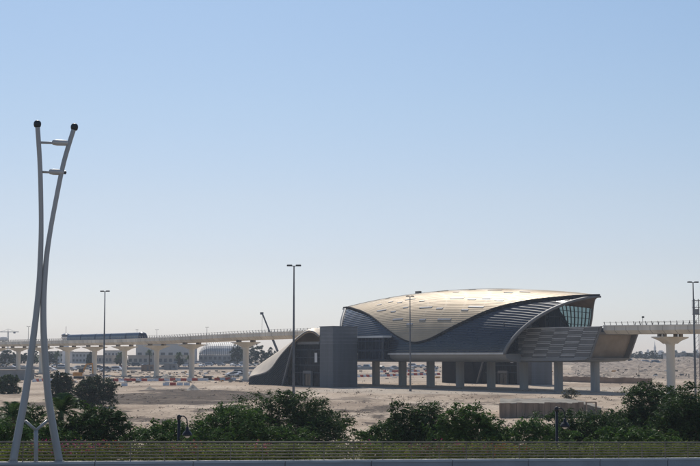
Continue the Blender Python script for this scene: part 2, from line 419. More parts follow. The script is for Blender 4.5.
# rims round both mouths
for e_ in (-1, 1):
    for side in (1, -1):
        rm = MB(); k_ = .7 if side > 0 else .4
        T = [90 * k / 40 for k in range(41)]
        ro = [hull(e_ * (1 + .012 * k_), t, .50 * k_ - .18 * k_ * t / 90, side) for t in T]; ri = [hull(e_ * (1 + .012 * k_), t, -.30 * k_, side) for t in T]
        bo = [hull(e_ * (1 - (.032 - .017 * t / 90) * k_), t, (.50 - .18 * t / 90) * k_, side) for t in T]; bi = [hull(e_ * (1 - .028 * k_), t, -.30 * k_, side) for t in T]
        rm.grid([[a, b, c, d] for a, b, c, d in zip(ro, ri, bi, bo)], closed=True)
        rm.build('mouth_rim', M['rim'], station, True)
# clear panes and curved mullions on the far side of the right mouth
cg = MB(); mu = MB()
for i in range(12):
    for j in range(12):
        s0, s1 = .72 + .275 * i / 12, .72 + .275 * (i + 1) / 12
        t0, t1 = 58 * j / 12, 58 * (j + 1) / 12
        cg.quad(hull(s0, t0, -.02, -1), hull(s1, t0, -.02, -1), hull(s1, t1, -.02, -1), hull(s0, t1, -.02, -1))
for i in range(9):
    s0 = .72 + .26 * i / 8
    mu.tube([hull(s0, 58 * k / 24, -.15, -1) for k in range(25)], .16, 6)
for j in range(1, 8):
    t0 = 56 * j / 7
    mu.tube([hull(.72 + .26 * k / 10, t0, -.12, -1) for k in range(11)], .07, 5)
cg.build('clear_glazing', M['teal'], station); mu.build('curved_mullion', M['black'], station)
# glazed end walls set back in both mouths
for e_ in (1, -1):
    ew = MB(); sx = e_ * 29.0
    pts = []
    for side in (1, -1):
        T = [88 * k / 20 for k in range(21)]
        T = T if side > 0 else T[::-1]
        for t in T:
            S = 31 + 18 * (t / 90) ** 1.15; p = hull(sx / S, t, -.35, side); pts.append(Vector((sx, p.y, p.z)))
    c = Vector((sx, 0, 9))
    for a, b in zip(pts, pts[1:]): ew.add((c, a, b), ((0, 1, 2) if e_ < 0 else (0, 2, 1),))
    wall = ew.build('end_glazing', M['glass'], station)
    mm = MB()
    for yy in [-11 + 1.83 * k for k in range(13)]:
        top = max(p.z for p in pts if abs(p.y - yy) < 1.6) - .5 if any(abs(p.y - yy) < 1.6 for p in pts) else 13
        mm.box(sx + e_ * .02 - .09, sx + e_ * .02 + .09, yy - .06, yy + .06, 9, top)
    for zz in (14.2, 16.6, 18.6): mm.box(sx - .07, sx + .07, -9.5 + (zz - 14) * .8, 9.5 - (zz - 14) * .8, zz - .07, zz + .07)
    mm.build('mullion', M['fin'], wall)
    fr = MB(); f0, f1, zb, zt = -5.2, .6, 12.4, 18.0
    x0, x1 = (sx + .15, sx + 2.2) if e_ > 0 else (sx - 2.2, sx - .15)
    fr.box(x0, x1, f0, f0 + .5, zb, zt); fr.box(x0, x1, f1 - .5, f1, zb, zt); fr.box(x0, x1, f0 + .5, f1 - .5, zt - .5, zt)
    fr.build('portal_frame', M['black'], station)
# ledge and soffit
lg = MB()
for side in (1, -1):
    A = [hull(s, 0, 0, side) for s in SG]
    sg_ = -1 if side > 0 else 1
    for (i0, o0, i1, o1, zz0, zz1, mi) in ((0, .55, 0, .55, 7.62, 7.98, 0),):
        top = [Vector((p.x, p.y + sg_ * .55, 7.98)) for p in A]; topi = [Vector((p.x, p.y - sg_ * .3, 7.98)) for p in A]
        bot = [Vector((p.x, p.y + sg_ * .55, 7.55)) for p in A]; boti = [Vector((p.x, p.y - sg_ * .5, 7.55)) for p in A]
        lg.grid([topi, top, bot, boti])
lg.build('ledge', M['panel_light'], station)
sf = MB()
prof = [(-.15, 7.54), (-.2, 7.2), (-.6, 6.7), (-1.6, 6.2), (-3.2, 5.9), (-5.5, 5.78)]
rows = []
for side in (1, -1):
    A = [hull(s, 0, 0, 1) for s in SG]; pr = prof if side > 0 else prof[::-1]
    for (d, z) in pr: rows.append([Vector((p.x * (1 + d * .006), (p.y - d) * side, z)) for p in A])
sf.grid(rows)
for e_ in (0, NS):
    loop = [r[e_] for r in rows]; c = sum(loop, Vector()) / len(loop)
sf.grid([[r[0] for r in rows], [Vector((r[0].x, r[0].y, 7.6)) for r in rows]]); sf.grid([[r[-1] for r in rows], [Vector((r[-1].x, r[-1].y, 7.6)) for r in rows]])
sf.box(-30.8, 30.8, -11, 11, 7.60, 7.70)
sf.build('soffit', M['soffit'], station, True)
# columns
for k in range(8):
    s = -34 + 11.6 * k; q = MB(); gx = st(s, 0)
    q.bbox(s - .65, s + .65, -.95, .95, ground(gx.x, gx.y) - .8, 5.9, .12)
    q.build('column', M['column'], station)
# platform side blocks projecting from both mouths, with staggered louvred panels
SH = 3.6 / 7.3
for e_ in (1, -1):
    bk = MB()
    def X(x, z, e_=e_): return e_ * (x + SH * (z - 6.3))
    def slab(x0, x1, y0, y1, z0, z1, mi=0, mb=bk):
        vs = [(X(x0, z0), y0, z0), (X(x1, z0), y0, z0), (X(x1, z0), y1, z0), (X(x0, z0), y1, z0), (X(x0, z1), y0, z1), (X(x1, z1), y0, z1), (X(x1, z1), y1, z1), (X(x0, z1), y1, z1)]
        fs = ((3, 2, 1, 0), (4, 5, 6, 7), (0, 1, 5, 4), (1, 2, 6, 5), (2, 3, 7, 6), (3, 0, 4, 7))
        mb.add(vs, fs if e_ > 0 else [f[::-1] for f in fs], mi)
    slab(20, 51.5, -6.4, -5.9, 6.3, 13.6); slab(20, 51.5, 5.9, 6.4, 6.3, 13.6)
    slab(20, 51.5, -5.9, 5.9, 6.3, 6.8); slab(20, 50.9, -5.9, 5.9, 11.9, 12.4)
    b = bk.build('platform_block', M['panel_dark'], station)
    q = MB(); slab(50.0, 50.3, -5.9, 5.9, 6.8, 11.9, 0, q); q.build('end_recess', M['recess'], b)
    q = MB(); slab(51.5, 51.75, -6.45, -6.0, 6.3, 13.72, 0, q); slab(51.5, 51.75, 6.0, 6.45, 6.3, 13.72, 0, q); slab(51.5, 51.75, -6.0, 6.0, 6.3, 6.7, 0, q)
    q.build('end_frame', M['rim'], b)
    for side in (-1, 1):
        q = MB(); y0, y1 = (-6.52, -6.4) if side < 0 else (6.4, 6.52); yy0, yy1 = (-6.62, -6.4) if side < 0 else (6.4, 6.62)
        for c_ in range(7):
            x1 = 51.3 - c_ * 4.5; x0 = x1 - 4.4
            for r_ in range(6):
                z0 = 6.42 + r_ * 1.42 - (.71 if c_ % 2 else 0)
                for k in range(2):
                    za = z0 + .04 + k * .36
                    if za > 6.35 and za + .14 < 13.4: slab(x0, x1, yy0, yy1, za, za + .14, 1, q)
                za, zb = max(z0 + .72, 6.36), min(z0 + 1.36, 13.45)
                if zb - za > .2: slab(x0 + .05, x1 - .05, y0, y1, za, zb, 0, q)
        slab(20, 51.5, yy0, yy1, 13.5, 13.68, 1, q)
        q.build('louvre_panels', [M['panel_dark'], M['panel_light']], b)
    q = MB()
    P = [(18, 5.7), (46, 5.75), (51, 6.0), (51.4, 6.28)]
    q.grid([[Vector((e_ * x, y_, z + (.35 if abs(y_) > 6 else 0))) for x, z in P] for y_ in (-6.9, -5.6, 0, 5.6, 6.9)])
    q.grid([[Vector((e_ * x, -6.9, z + .35)) for x, z in P], [Vector((e_ * x, -6.9, 6.75)) for x, z in P]])
    q.grid([[Vector((e_ * x, 6.9, z + .35)) for x, z in P], [Vector((e_ * x, 6.9, 6.75)) for x, z in P]])
    q.build('block_soffit', M['soffit'], station)
# glazed bay on the near flank above the entrance
q = MB(); BX0, BX1 = -21.3, -10.65
q.box(BX0, BX1, -15.7, -9, 6.3, 11.9)
bay = q.build('link_bay', M['glass'], station)
q = MB(); q.box(BX0 - .02, BX1 + .1, -16.0, -9, 11.9, 12.4); q.build('bay_roof', M['white'], bay)
q = MB(); q.box(BX0, BX1 + .06, -15.86, -9, 6.1, 6.5); q.box(BX0, BX1 + .05, -15.8, -9, 8.4, 8.9, 0)
for k in range(8): q.box(BX0 + .05 + k * 1.5, BX0 + .2 + k * 1.5, -15.78, -15.6, 6.5, 11.9)
for k in range(4): q.box(BX1 - .02, BX1 + .08, -15.6 + k * 1.4, -15.45 + k * 1.4, 6.5, 11.9)
q.box(BX0, BX1 + .06, -15.84, -15.5, 10.9, 11.2)
q.build('bay_frame', M['fin'], bay)

# ------------------------------------------------------------------ entrance buildings (local origin: right back foot of the grey box)
def entrance(name, label, loc, shell='lit_entrance_roof'):
    en = thing(name, label, 'entrance building', loc, RZ)
    q = MB(); q.bbox(-5.8, 0, -7.9, 0, -1.2, 14.75, .08)
    bx = q.build('stair_tower', M['box_grey'], en)
    q = MB()
    for k in range(12):
        z = 10.4 + k * .36
        q.box(-5.83, .03, -7.93, .03, z, z + .17)
    for k in range(9): q.box(-5.82, .02, -7.92, .02, .2 + k * 1.12, .24 + k * 1.12)
    q.box(-5.9, .1, -8.0, .1, 14.752, 14.95)
    q.build('cladding_band', M['box_grey2'], bx)
    if shell != 'lit_entrance_roof':
        q = MB(); q.bbox(-36, -22.2, -9.0, 2.0, -1.2, 7.2, .1); q.build('shade_dark_block', M['gold_edge'], en)  # near-black colour stands in for the shade this block sits in
    RID = [(-45.27, .6), (-44.6, 2.2), (-43.0, 3.6), (-39.25, 5.3), (-33.8, 7.41), (-28.47, 9.46), (-23.25, 11.65), (-18.15, 13.72), (-15.14, 14.54), (-13.16, 14.73), (-10.99, 14.35), (-8.5, 13.5), (-5.9, 12.6)]
    BND = [(-38.9, .55), (-37.9, 1.6), (-33.1, 2.32), (-29.88, 2.98), (-27.22, 4.28), (-24.6, 6.4), (-22.0, 8.25), (-17.4, 10.98), (-13.39, 12.92), (-11.2, 13.6), (-9.44, 13.75), (-7.5, 13.3), (-5.9, 12.4)]
    def samp(T, f):
        k = f * (len(T) - 1); i = min(int(k), len(T) - 2); d = k - i
        p = [T[max(0, min(len(T) - 1, j))] for j in (i - 1, i, i + 1, i + 2)]
        return [.5 * (2 * p[1][c] + (p[2][c] - p[0][c]) * d + (2 * p[0][c] - 5 * p[1][c] + 4 * p[2][c] - p[3][c]) * d * d + (3 * p[1][c] - p[0][c] - 3 * p[2][c] + p[3][c]) * d ** 3) for c in (0, 1)]
    NF = 60; rows = []
    for j in range(NF + 1):
        f = j / NF; r, b = samp(RID, f), samp(BND, f)
        A, B = Vector((r[0], -4.2, r[1])), Vector((b[0] + 2.4 * (1 - f * f), -8.2 - 1.8 * (1 - f * f), b[1])); C = (A + B) / 2 + Vector((0, -.35, .45))
        near = [A * (1 - t) ** 2 + C * (2 * t * (1 - t)) + B * t * t for t in [k / 12 for k in range(13)]]
        far = [Vector((p.x, -8.4 - p.y, p.z)) for p in near[1:]]
        rows.append(far[::-1] + near)
    if shell == 'lit_entrance_roof':
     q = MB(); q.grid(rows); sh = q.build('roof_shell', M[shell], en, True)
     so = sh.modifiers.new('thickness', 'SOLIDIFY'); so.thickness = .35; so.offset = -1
    bound = [r[-1] for r in rows]; fb = [r[0] for r in rows]
    if shell == 'lit_entrance_roof':
     q = MB(); q.tube(bound, .2, 6); q.tube(fb, .2, 6); q.build('roof_edge', M['rim'], en)
    # ribbed dark flank below the shell
     q = MB()
     for side, bd in ((0, bound), (1, fb)):
         sel = [p for p in bd if p.x < -17.6]
         def base(p): return Vector((p.x + (.0 if p.x > -36 else .4), (min(-8.75, p.y - .35) if side == 0 else max(.35, p.y + .35)), -1.0))
         q.grid([[base(p) for p in sel], sel], 0)
         if side == 0:
             for k in range(20):                                  # slanting fins
                 x0 = -37.6 + k * 1.08; z0 = -.3
                 def top_at(x): return max([b.z for b in sel if abs(b.x - x) < 1.2] or [0])
                 pts = []
                 for j in range(20):
                     x = x0 + j * .75; z = z0 + j * .42
                     if x > -17.7 or z > top_at(x) - .1: break
                     nb_ = min(sel, key=lambda b: abs(b.x - x)); by = min(-8.75, nb_.y - .35); tt = (z + 1) / (nb_.z + 1); pts.append(Vector((x, by + (nb_.y - by) * tt - .07, z)))
                 if len(pts) > 1: q.tube(pts, .055, 4, 1)
     q.grid([[Vector((p.x, p.y, -1)) for p in (bound[1], Vector((bound[1].x - 5, -4.2, 0)), fb[1])], [bound[1], rows[1][12], fb[1]]], 0)
     q.build('ribbed_flank', [M['entrance_glass'], M['entrance_fin']], en)
    q = MB(); q.bar((-19.6, -10.3, -.8), (-15.6, -9.4, 10.9), .55, .35); q.build('slanted_post', M['rim'], en)
    # recessed glass front
    q = MB(); vs = [(-21.0, -7.4, -1), (-5.81, -7.4, -1), (-5.81, -7.4, 11.0), (-17.2, -7.4, 11.0)]
    q.quad(*vs); q.quad((-17.2, -7.4, 11.0), (-5.81, -7.4, 11.0), (-5.81, -1, 11.0), (-17.2, -1, 11.0)); gf = q.build('glass_front', M['entrance_glass'], en)
    q = MB()
    for z in (2.9, 4.9, 6.9, 8.9): q.box(-19.5 + z * .2, -5.81, -7.52, -7.40, z - .12, z + .12)
    for k in range(8):
        x = -7.2 - k * 1.6; q.box(x - .035, x + .035, -7.46, -7.40, -1, 10.3)
    q.build('mullion', M['entrance_fin'], gf)
    q = MB(); q.box(-15.6, -5.81, -8.2, -5, 10.3, 11.0); q.build('canopy_beam', M['rim'], en)
    q = MB(); q.box(-13.2, -13.0, -8.1, -7.52, -1, 3.4); q.box(-9.6, -9.4, -8.1, -7.52, -1, 3.4); q.box(-13.0, -9.6, -8.1, -7.52, 2.7, 3.4); q.build('door_frame', M['rim'], en)
    q = MB(); q.box(-12.8, -11.4, -7.75, -7.6, -1, 2.6); q.box(-11.2, -9.8, -7.75, -7.6, -1, 2.6); q.build('door', M['car_glass'], en)
    q = MB(); q.box(-8.5, -7.4, -7.62, -7.53, 5.6, 8.1); q.build('white_panel', M['white'], en)
    return en
E1 = st(-21.4, 15.8)
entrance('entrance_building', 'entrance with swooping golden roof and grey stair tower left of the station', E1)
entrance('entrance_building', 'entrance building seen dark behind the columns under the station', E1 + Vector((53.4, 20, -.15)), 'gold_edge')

# ------------------------------------------------------------------ viaduct
ZT = [(-420, 13.4), (-294, 13.55), (-180.8, 13.4), (-133.5, 13.7), (-103.8, 14.15), (-73.7, 14.45), (-40, 14.5), (54, 13.9), (69, 13.66), (140, 13.4)]
def zdeck(s): return sum(interp(ZT, s + d) for d in (-12, -6, 0, 6, 12)) / 5
DP = [(-5, 0), (-5, -1.05), (-4.9, -1.15), (-4.0, -1.85), (4.0, -1.85), (4.9, -1.15), (5, -1.05), (5, 0), (4.68, 0), (4.6, -1.25), (-4.6, -1.25), (-4.68, 0)]
def px_to_s(px):
    u = (px - 350) / 1403; Y = (CY + 1.343 * CX) / (1 + 1.343 * u); return (u * Y - CX) / math.cos(TH)
def viaduct(label, s0, s1, piers):
    v = thing('viaduct', label, 'viaduct', (CX, CY, 0), RZ)
    n = int((s1 - s0) / 4); S = [s0 + (s1 - s0) * k / n for k in range(n + 1)]
    q = MB(); q.grid([[Vector((s, y, zdeck(s) + z)) for y, z in DP] for s in S], closed=True)
    for s in (s0, s1): q.add([Vector((s, y, zdeck(s) + z)) for y, z in DP], ((tuple(range(12)) if s == s1 else tuple(range(11, -1, -1))),))
    d = q.build('deck', M['deck'], v)
    q = MB(); q.grid([[Vector((s, y, zdeck(s) + z)) for y, z in ((-5.1, .04), (-4.55, .04), (-4.55, -.16), (-5.1, -.16))] for s in S], closed=True)
    q.grid([[Vector((s, y, zdeck(s) + z)) for y, z in ((5.1, .04), (4.55, .04), (4.55, -.16), (5.1, -.16))] for s in S], closed=True)
    q.build('coping', M['concrete'], d)
    q = MB(); s = s0 + .4
    while s < s1:
        z = zdeck(s)
        for y in (-4.85, 4.85):
            q.bar((s, y, z + .02), (s, y - (.25 if y < 0 else -.25), z + .85), .11)
        s += 1.7
    for y in (-5.07, 5.07): q.tube([Vector((s, y, zdeck(s) + .72)) for s in S], .035, 4)
    q.build('handrail', M['mast'], d)
    for s in piers:
        z = zdeck(s); q = MB(); gp = st(s, 0); gz = ground(gp.x, gp.y)
        q.lathe((s, 0, 0), [(1.25, gz - 1), (1.25, gz + .3), (.92, gz + .32), (.92, z - 4.4), (1.05, z - 4.0), (1.25, z - 3.7)], 20)
        p = q.build('pier', M['concrete'], v, False)
        q = MB(); L = [(-4.7, -2.45), (-4.7, -2.7), (-3.4, -3.0), (-2.1, -3.4), (-1.05, -3.95), (1.05, -3.95), (2.1, -3.4), (3.4, -3.0), (4.7, -2.7), (4.7, -2.45)]
        a = [Vector((s - 1.15, y, z + zz)) for y, zz in L]; b = [Vector((s + 1.15, y, z + zz)) for y, zz in L]
        q.grid([a, b], closed=True); q.add(a, (tuple(range(10)),)); q.add(b, (tuple(range(9, -1, -1)),))
        q.build('pier_head', M['concrete'], p)
        for y in (-2.6, 2.6):
            for x in (-.7, .7): q = MB(); q.box(s + x - .3, s + x + .3, y - .4, y + .4, z - 2.45, z - 1.85); q.build('bearing', M['concrete_dark'], p)
    return v
PIERS_L = [px_to_s(x) for x in (246, 192, 157, 125, 95, 68, 42, 19, -2)]
viaduct('long pale concrete viaduct on round piers running left from the station', -400, -41, PIERS_L)
viaduct('short concrete viaduct span leaving the right end of the station', 54.6, 132, [px_to_s(670), px_to_s(670) + 33])

# train of five carriages
tr = thing('metro_train', 'blue five carriage metro train on the viaduct left of the station', 'train', st(-161.5, 2.1, 0), RZ)
for k in range(5):
    L0 = -11.9 * (k + 1) + .25; L1 = -11.9 * k - .25
    zb = zdeck(-161.5 - 6.5 - 11.9 * k) - .95
    sec = [(-1.35, 0), (-1.42, .9), (-1.38, 2.4), (-1.1, 3.0), (-.5, 3.22), (.5, 3.22), (1.1, 3.0), (1.38, 2.4), (1.42, .9), (1.35, 0)]
    xs = [(L0, 1), (L1, 1)] if k not in (0,) else [(L0, 1), (L1 - 2.2, 1)]
    q = MB(); q.grid([[Vector((x, y * f, zb + z * f)) for y, z in sec] for x, f in xs], 0, True)
    for x, f in (xs[0], xs[-1]): q.add([Vector((x, y * f, zb + z * f)) for y, z in sec], (tuple(range(10)),))
    car = q.build('carriage', M['train_blue'], tr)
    if k == 0:
        q = MB(); q.grid([[Vector((x, y * f, zb + .1 + z * f * g_)) for y, z in sec] for x, f, g_ in ((L1 - 2.2, 1, .985), (L1 - 1.2, .97, .95), (L1 - .4, .85, .84), (L1, .6, .62))], 0, True)
        q.add([Vector((L1, y * .6, zb + .1 + z * .37)) for y, z in sec], (tuple(range(10)),)); q.build('nose', M['train_nose'], car, True)
    q = MB()
    for y in (-1.44, 1.39): q.box(L0 + .3, (L1 - 2.4 if k == 0 else L1 - .3), y, y + .05, zb + 1.25, zb + 2.15)
    q.build('window_band', M['train_side'], car)
    if k < 4:
        q = MB(); q.box(L0 - .5, L0, -1.1, 1.1, zb + .3, zb + 2.9); q.build('gangway', M['black'], car)

# ------------------------------------------------------------------ tall floodlight masts
def mast(loc, label):
    m = thing('light_mast', label, 'light mast', loc, 0, 'tall twin head light masts')
    q = MB(); q.tube([(0, 0, -1.5), (0, 0, .6), (0, 0, 22)], [.24, .22, .10], 10); q.tube([(0, 0, -1.5), (0, 0, .5)], [.32, .32], 10); q.build('pole', M['mast'], m, True)
    q = MB(); q.bar((-1.0, 0, 22), (1.0, 0, 22), .09); q.build('cross_arm', M['mast'], m)
    for sx in (-1, 1):
        q = MB(); q.bbox(min(sx * .25, sx * 1.05), max(sx * .25, sx * 1.05), -.24, .24, 21.98, 22.2, .05); q.build('lamp_head', M['cap'], m)
    return m
def mast_at(px, top):
    Y = 1403 * (22 - EZ) / (359 - top)
    for _ in range(6):
        p = at(px, top, Y); gz = ground(p.x, Y); Y *= 22 / (p.z - gz)  if p.z - gz > 1 else 1
    p = at(px, top, Y); return Vector((p.x, p.y, ground(p.x, p.y)))
m0 = mast(mast_at(294, 266), 'tallest tall mast, standing before the golden entrance roof')
again(m0, mast_at(410, 296.5), .5, 'tall mast standing in front of the golden station shell')
again(m0, mast_at(105, 291.5), -.3, 'tall mast in front of the blue train on the left')
again(m0, mast_at(693, 282.5), .2, 'tall mast crossing the viaduct near the right end')
again(m0, mast_at(207, 327.5), .5, 'distant thin mast rising behind the viaduct right of the train')
again(m0, mast_at(157, 330), .1, 'distant thin mast just right of the train nose')
again(m0, mast_at(137, 330), .9, 'distant thin mast above the rear of the train front carriage')
again(m0, mast_at(28.5, 326.5), .3, 'distant thin mast left of the big leaning lamp poles')
p = st(58.5, -3.5); lm = thing('trackside_camera_post', 'small camera post above the deck right of the station mouth', 'camera post', (p.x, p.y, zdeck(58.5) - 1.2))
q = MB(); q.tube([(0, 0, 0), (0, 0, 3.0)], .07, 6); q.build('pole', M['mast'], lm); q = MB(); q.box(-.15, .35, -.15, .15, 3.0, 3.35); q.build('camera_head', M['cap'], lm)
# lattice telecom mast on the far right
p = at(698, 380, 320); tm = thing('telecom_mast', 'lattice equipment mast at the right edge beyond the viaduct', 'mast', (p.x, p.y, ground(p.x, p.y)))
q = MB()
for sx in (-.45, .45):
    q.tube([(sx, 0, -.5), (sx, 0, 21.2)], .09, 6)
for k in range(21): q.bar((-.45, 0, k), (.45, 0, k + 1), .05)
q.build('tower_legs', M['mast'], tm)
q = MB()
for z in (17.6, 19.2, 20.8): q.box(-.85, .85, -.7, .7, z, z + .12)
for sx in (-.8, .8):
    for sy in (-.65, .65): q.bar((sx, sy, 17.6), (sx, sy, 20.9), .08)
q.build('equipment_cage', M['mast'], tm)
q = MB(); q.box(-.5, .5, -.5, .5, 17.75, 18.9); q.build('equipment_box', M['wall_grey'], tm)

# ------------------------------------------------------------------ parapet, railing, road edge in the foreground
SL = .532
LD = Vector((1, SL, 0)).normalized(); LN = Vector((-LD.y, LD.x, 0))          # LN points away from the camera
def line_pt(X): return Vector((X, 62 + SL * X, 0))
def z_par(X): return 2.50 - (62 + SL * X - 55) * .0600
def lp(X, off, dz): p = line_pt(X) + LN * off; return Vector((p.x, p.y, z_par(X) + dz))
X0, X1 = -32, 42
def strip(mb, prof, xa, xb, n=1, mi=0, closed=True, caps=True):
    rows = [[lp(xa + (xb - xa) * k / n, o, z) for o, z in prof] for k in range(n + 1)]
    mb.grid(rows, mi, closed)
    if caps and closed:
        mb.add(rows[0], (tuple(range(len(prof))),), mi); mb.add(rows[-1], (tuple(range(len(prof) - 1, -1, -1)),), mi)
par = thing('road_parapet', 'long grey concrete parapet with panel joints along the near road', 'parapet', (0, 0, 0))
PW = 3.70; JX = -10.28
for k in range(-5, 14):
    a, b = JX + k * PW + .02, JX + (k + 1) * PW - .02
    q = MB(); strip(q, [(-.26, -1.0), (-.25, -.05), (-.21, 0), (.33, 0), (.36, -.04), (.36, -1.0)], a, b)
    pp = q.build('parapet_panel', M['parapet'], par)
    q = MB(); strip(q, [(-.29, -.075), (-.28, .012), (.38, .012), (.39, -.075), (.30, -.003), (-.20, -.003)], a, b); q.build('coping', M['coping'], pp)  # added strip whose paler colour stands for the sunlit parapet top
rl = thing('railing', 'brown steel railing of horizontal bars on the near parapet', 'railing', (0, 0, 0))
RA, RB = -10.15 - 1.296 * 12, -10.15 + 1.296 * 38
H = lambda X: .74
for h, r in ((.77, .042), (.64, .026), (.515, .026), (.39, .026), (.265, .026), (.14, .026)):
    q = MB(); q.tube([lp(RA, .1, h), lp(RB, .1, h)], r, 6); q.build('rail', M['rail'], rl, True)
for k in range(-12, 39):
    X = -10.15 + 1.296 * k; q = MB(); a = lp(X, .12, -.01); b = lp(X, .12, .75)
    q.bar(a, b, .035, .07); q.build('post', M['rail'], rl)
em = MB(); strip(em, [(.2, -1.2), (.2, -.25), (2.6, -.3), (4.2, -1.0), (9.5, -6.5)], X0 - 30, X1 + 40, 30, 0, False)
tag(em.build('embankment', M['sand']), kind='structure')
rd = MB(); strip(rd, [(-14, -1.05), (-.20, -.98)], X0 - 60, X1 + 80, 4, 0, False); strip(rd, [(-14, -1.05), (-20, -6)], X0 - 60, X1 + 80, 4, 0, False)
tag(rd.build('road', M['asphalt']), kind='structure')
mk = MB(); strip(mk, [(-1.0, -.985), (-.85, -.984)], X0 - 60, X1 + 80, 4, 0, False); tag(mk.build('road_edge_line', M['white']), kind='structure')

# ------------------------------------------------------------------ leaning twin lamp pole
def on_line(px, py, off=0.0):
    d = direction(px, py); u = d.x / d.y; Y = 62 / (1 - SL * u); p = at(px, py, Y); return p
def smooth(pts, n=6):
    out = []
    for i in range(len(pts) - 1):
        p = [Vector(pts[max(0, min(len(pts) - 1, j))]) for j in (i - 1, i, i + 1, i + 2)]
        for k in range(n):
            d = k / n
            out.append(.5 * (2 * p[1] + (p[2] - p[0]) * d + (2 * p[0] - 5 * p[1] + 4 * p[2] - p[3]) * d * d + (3 * p[1] - p[0] - 3 * p[2] + p[3]) * d ** 3))
    return out + [Vector(pts[-1])]
tp = thing('twin_street_lamp', 'tall grey lamp of two bowed crossing poles on the near parapet', 'street lamp', on_line(36, 461))
T0 = Vector(tp.location)
LFT = [(13, 461.5), (19, 429), (25, 397), (29.3, 368), (33.3, 338), (36.7, 310), (39.2, 283), (40.4, 258), (41.1, 233), (41.0, 205), (40, 166), (37.4, 124)]
RGT = [(59.3, 461.5), (53.4, 429), (48.3, 397), (45.3, 362), (43.6, 330), (43.4, 305), (44.4, 283), (46.4, 258), (49.6, 235), (54.6, 207), (63.6, 163), (74.4, 127)]
for pts in (LFT, RGT):
    c = smooth([on_line(*p) - T0 for p in pts]); q = MB(); n = len(c)
    q.tube(c, [.158 - .064 * min(1, k / (n * .75)) for k in range(n)], 14); po = q.build('pole', M['steel'], tp, True)
    top = c[-1]; q = MB(); q.lathe(top, [(.09, -.14), (.13, -.11), (.152, -.03), (.150, .05), (.11, .12), (.05, .15)], 12); q.build('pole_cap', M['cap'], po, True)
    q = MB(); b = c[0]; q.lathe(b, [(.2, -.05), (.2, .02), (.165, .03)], 14); q.build('base_flange', M['steel'], po)
for (x0, y0, x1, y1, h0, h1, tip) in ((40.5, 142.5, 69.5, 143.5, 52, 69, 0), (41, 171.8, 66, 172.8, 49, 64, 1)):
    a, b = on_line(x0, y0) - T0, on_line(x1, y1) - T0; q = MB(); q.tube([a, b], .05, 8); arm = q.build('cross_arm', M['steel'], tp, True)
    p0, p1 = on_line(h0, y0 - .2) - T0, on_line(h1, y0 + .6) - T0; d = p1 - p0
    q = MB(); q.tube([p0, p0 + d * .05, p0 + d * .3, p0 + d * .85, p1], [.05, .10, .125, .115, .06], 12); q.build('lamp_head', M['lamp_head'], arm, True)
    if tip:
        q = MB(); q.tube([p1, p1 + d * .10, p1 + d * .16], [.07, .08, .03], 8); q.build('lamp_cap', M['cap'], arm)
q = MB(); J = on_line(36, 430.5) - T0
q.tube([on_line(36, 461.5) - T0, J], .088, 12); q.tube([J, on_line(25.2, 421) - T0], .06, 10); q.tube([J, on_line(47.6, 420.5) - T0], .06, 10)
q.build('forked_brace', M['steel'], tp, True)

# ------------------------------------------------------------------ classic garden lamps behind the railing
def garden_lamp(px, top, Y, label):
    p = at(px, top, Y); gz = ground(p.x, Y) - .3; Ht = p.z - gz; la = thing('garden_lamp', label, 'street lamp', (p.x, p.y, gz), 0, 'black hooked garden lamps behind the railing')
    q = MB(); q.tube([(0, 0, 0), (0, 0, .5), (0, 0, Ht)], [.12, .085, .075], 10); q.lathe((0, 0, 0), [(.075, Ht - .2), (.11, Ht - .15), (.11, Ht), (.03, Ht + .08)], 10); q.build('post', M['dark_iron'], la, True)
    q = MB(); r = .215
    q.tube(smooth([(0, 0, Ht - .35), (.04, 0, Ht - .14), (.14, 0, Ht - .02), (.26, 0, Ht - .02), (.40, 0, Ht - .16), (.45, 0, Ht - .42), (.45, 0, Ht - .62)]), .032, 8); q.build('hook_arm', M['dark_iron'], la, True)
    z = Ht - .62
    q = MB(); q.lathe((.45, 0, z), [(.05, .05), (.08, 0), (.085, -.14), (.17, -.2), (.25, -.32), (.28, -.40), (.27, -.42), (.05, -.43)], 16); sh = q.build('lamp_shade', M['dark_iron'], la, True)
    q = MB(); q.lathe((.45, 0, z), [(.05, -.425), (.14, -.43), (.15, -.46), (.10, -.52), (.03, -.55)], 12); q.build('lamp_glass', M['lamp_head'], sh, True)
garden_lamp(179, 416, 75, 'black hooked lamp among dark bushes below the dark earth patch')
garden_lamp(556.5, 408, 78, 'black hooked lamp in front of the brown board retaining wall')

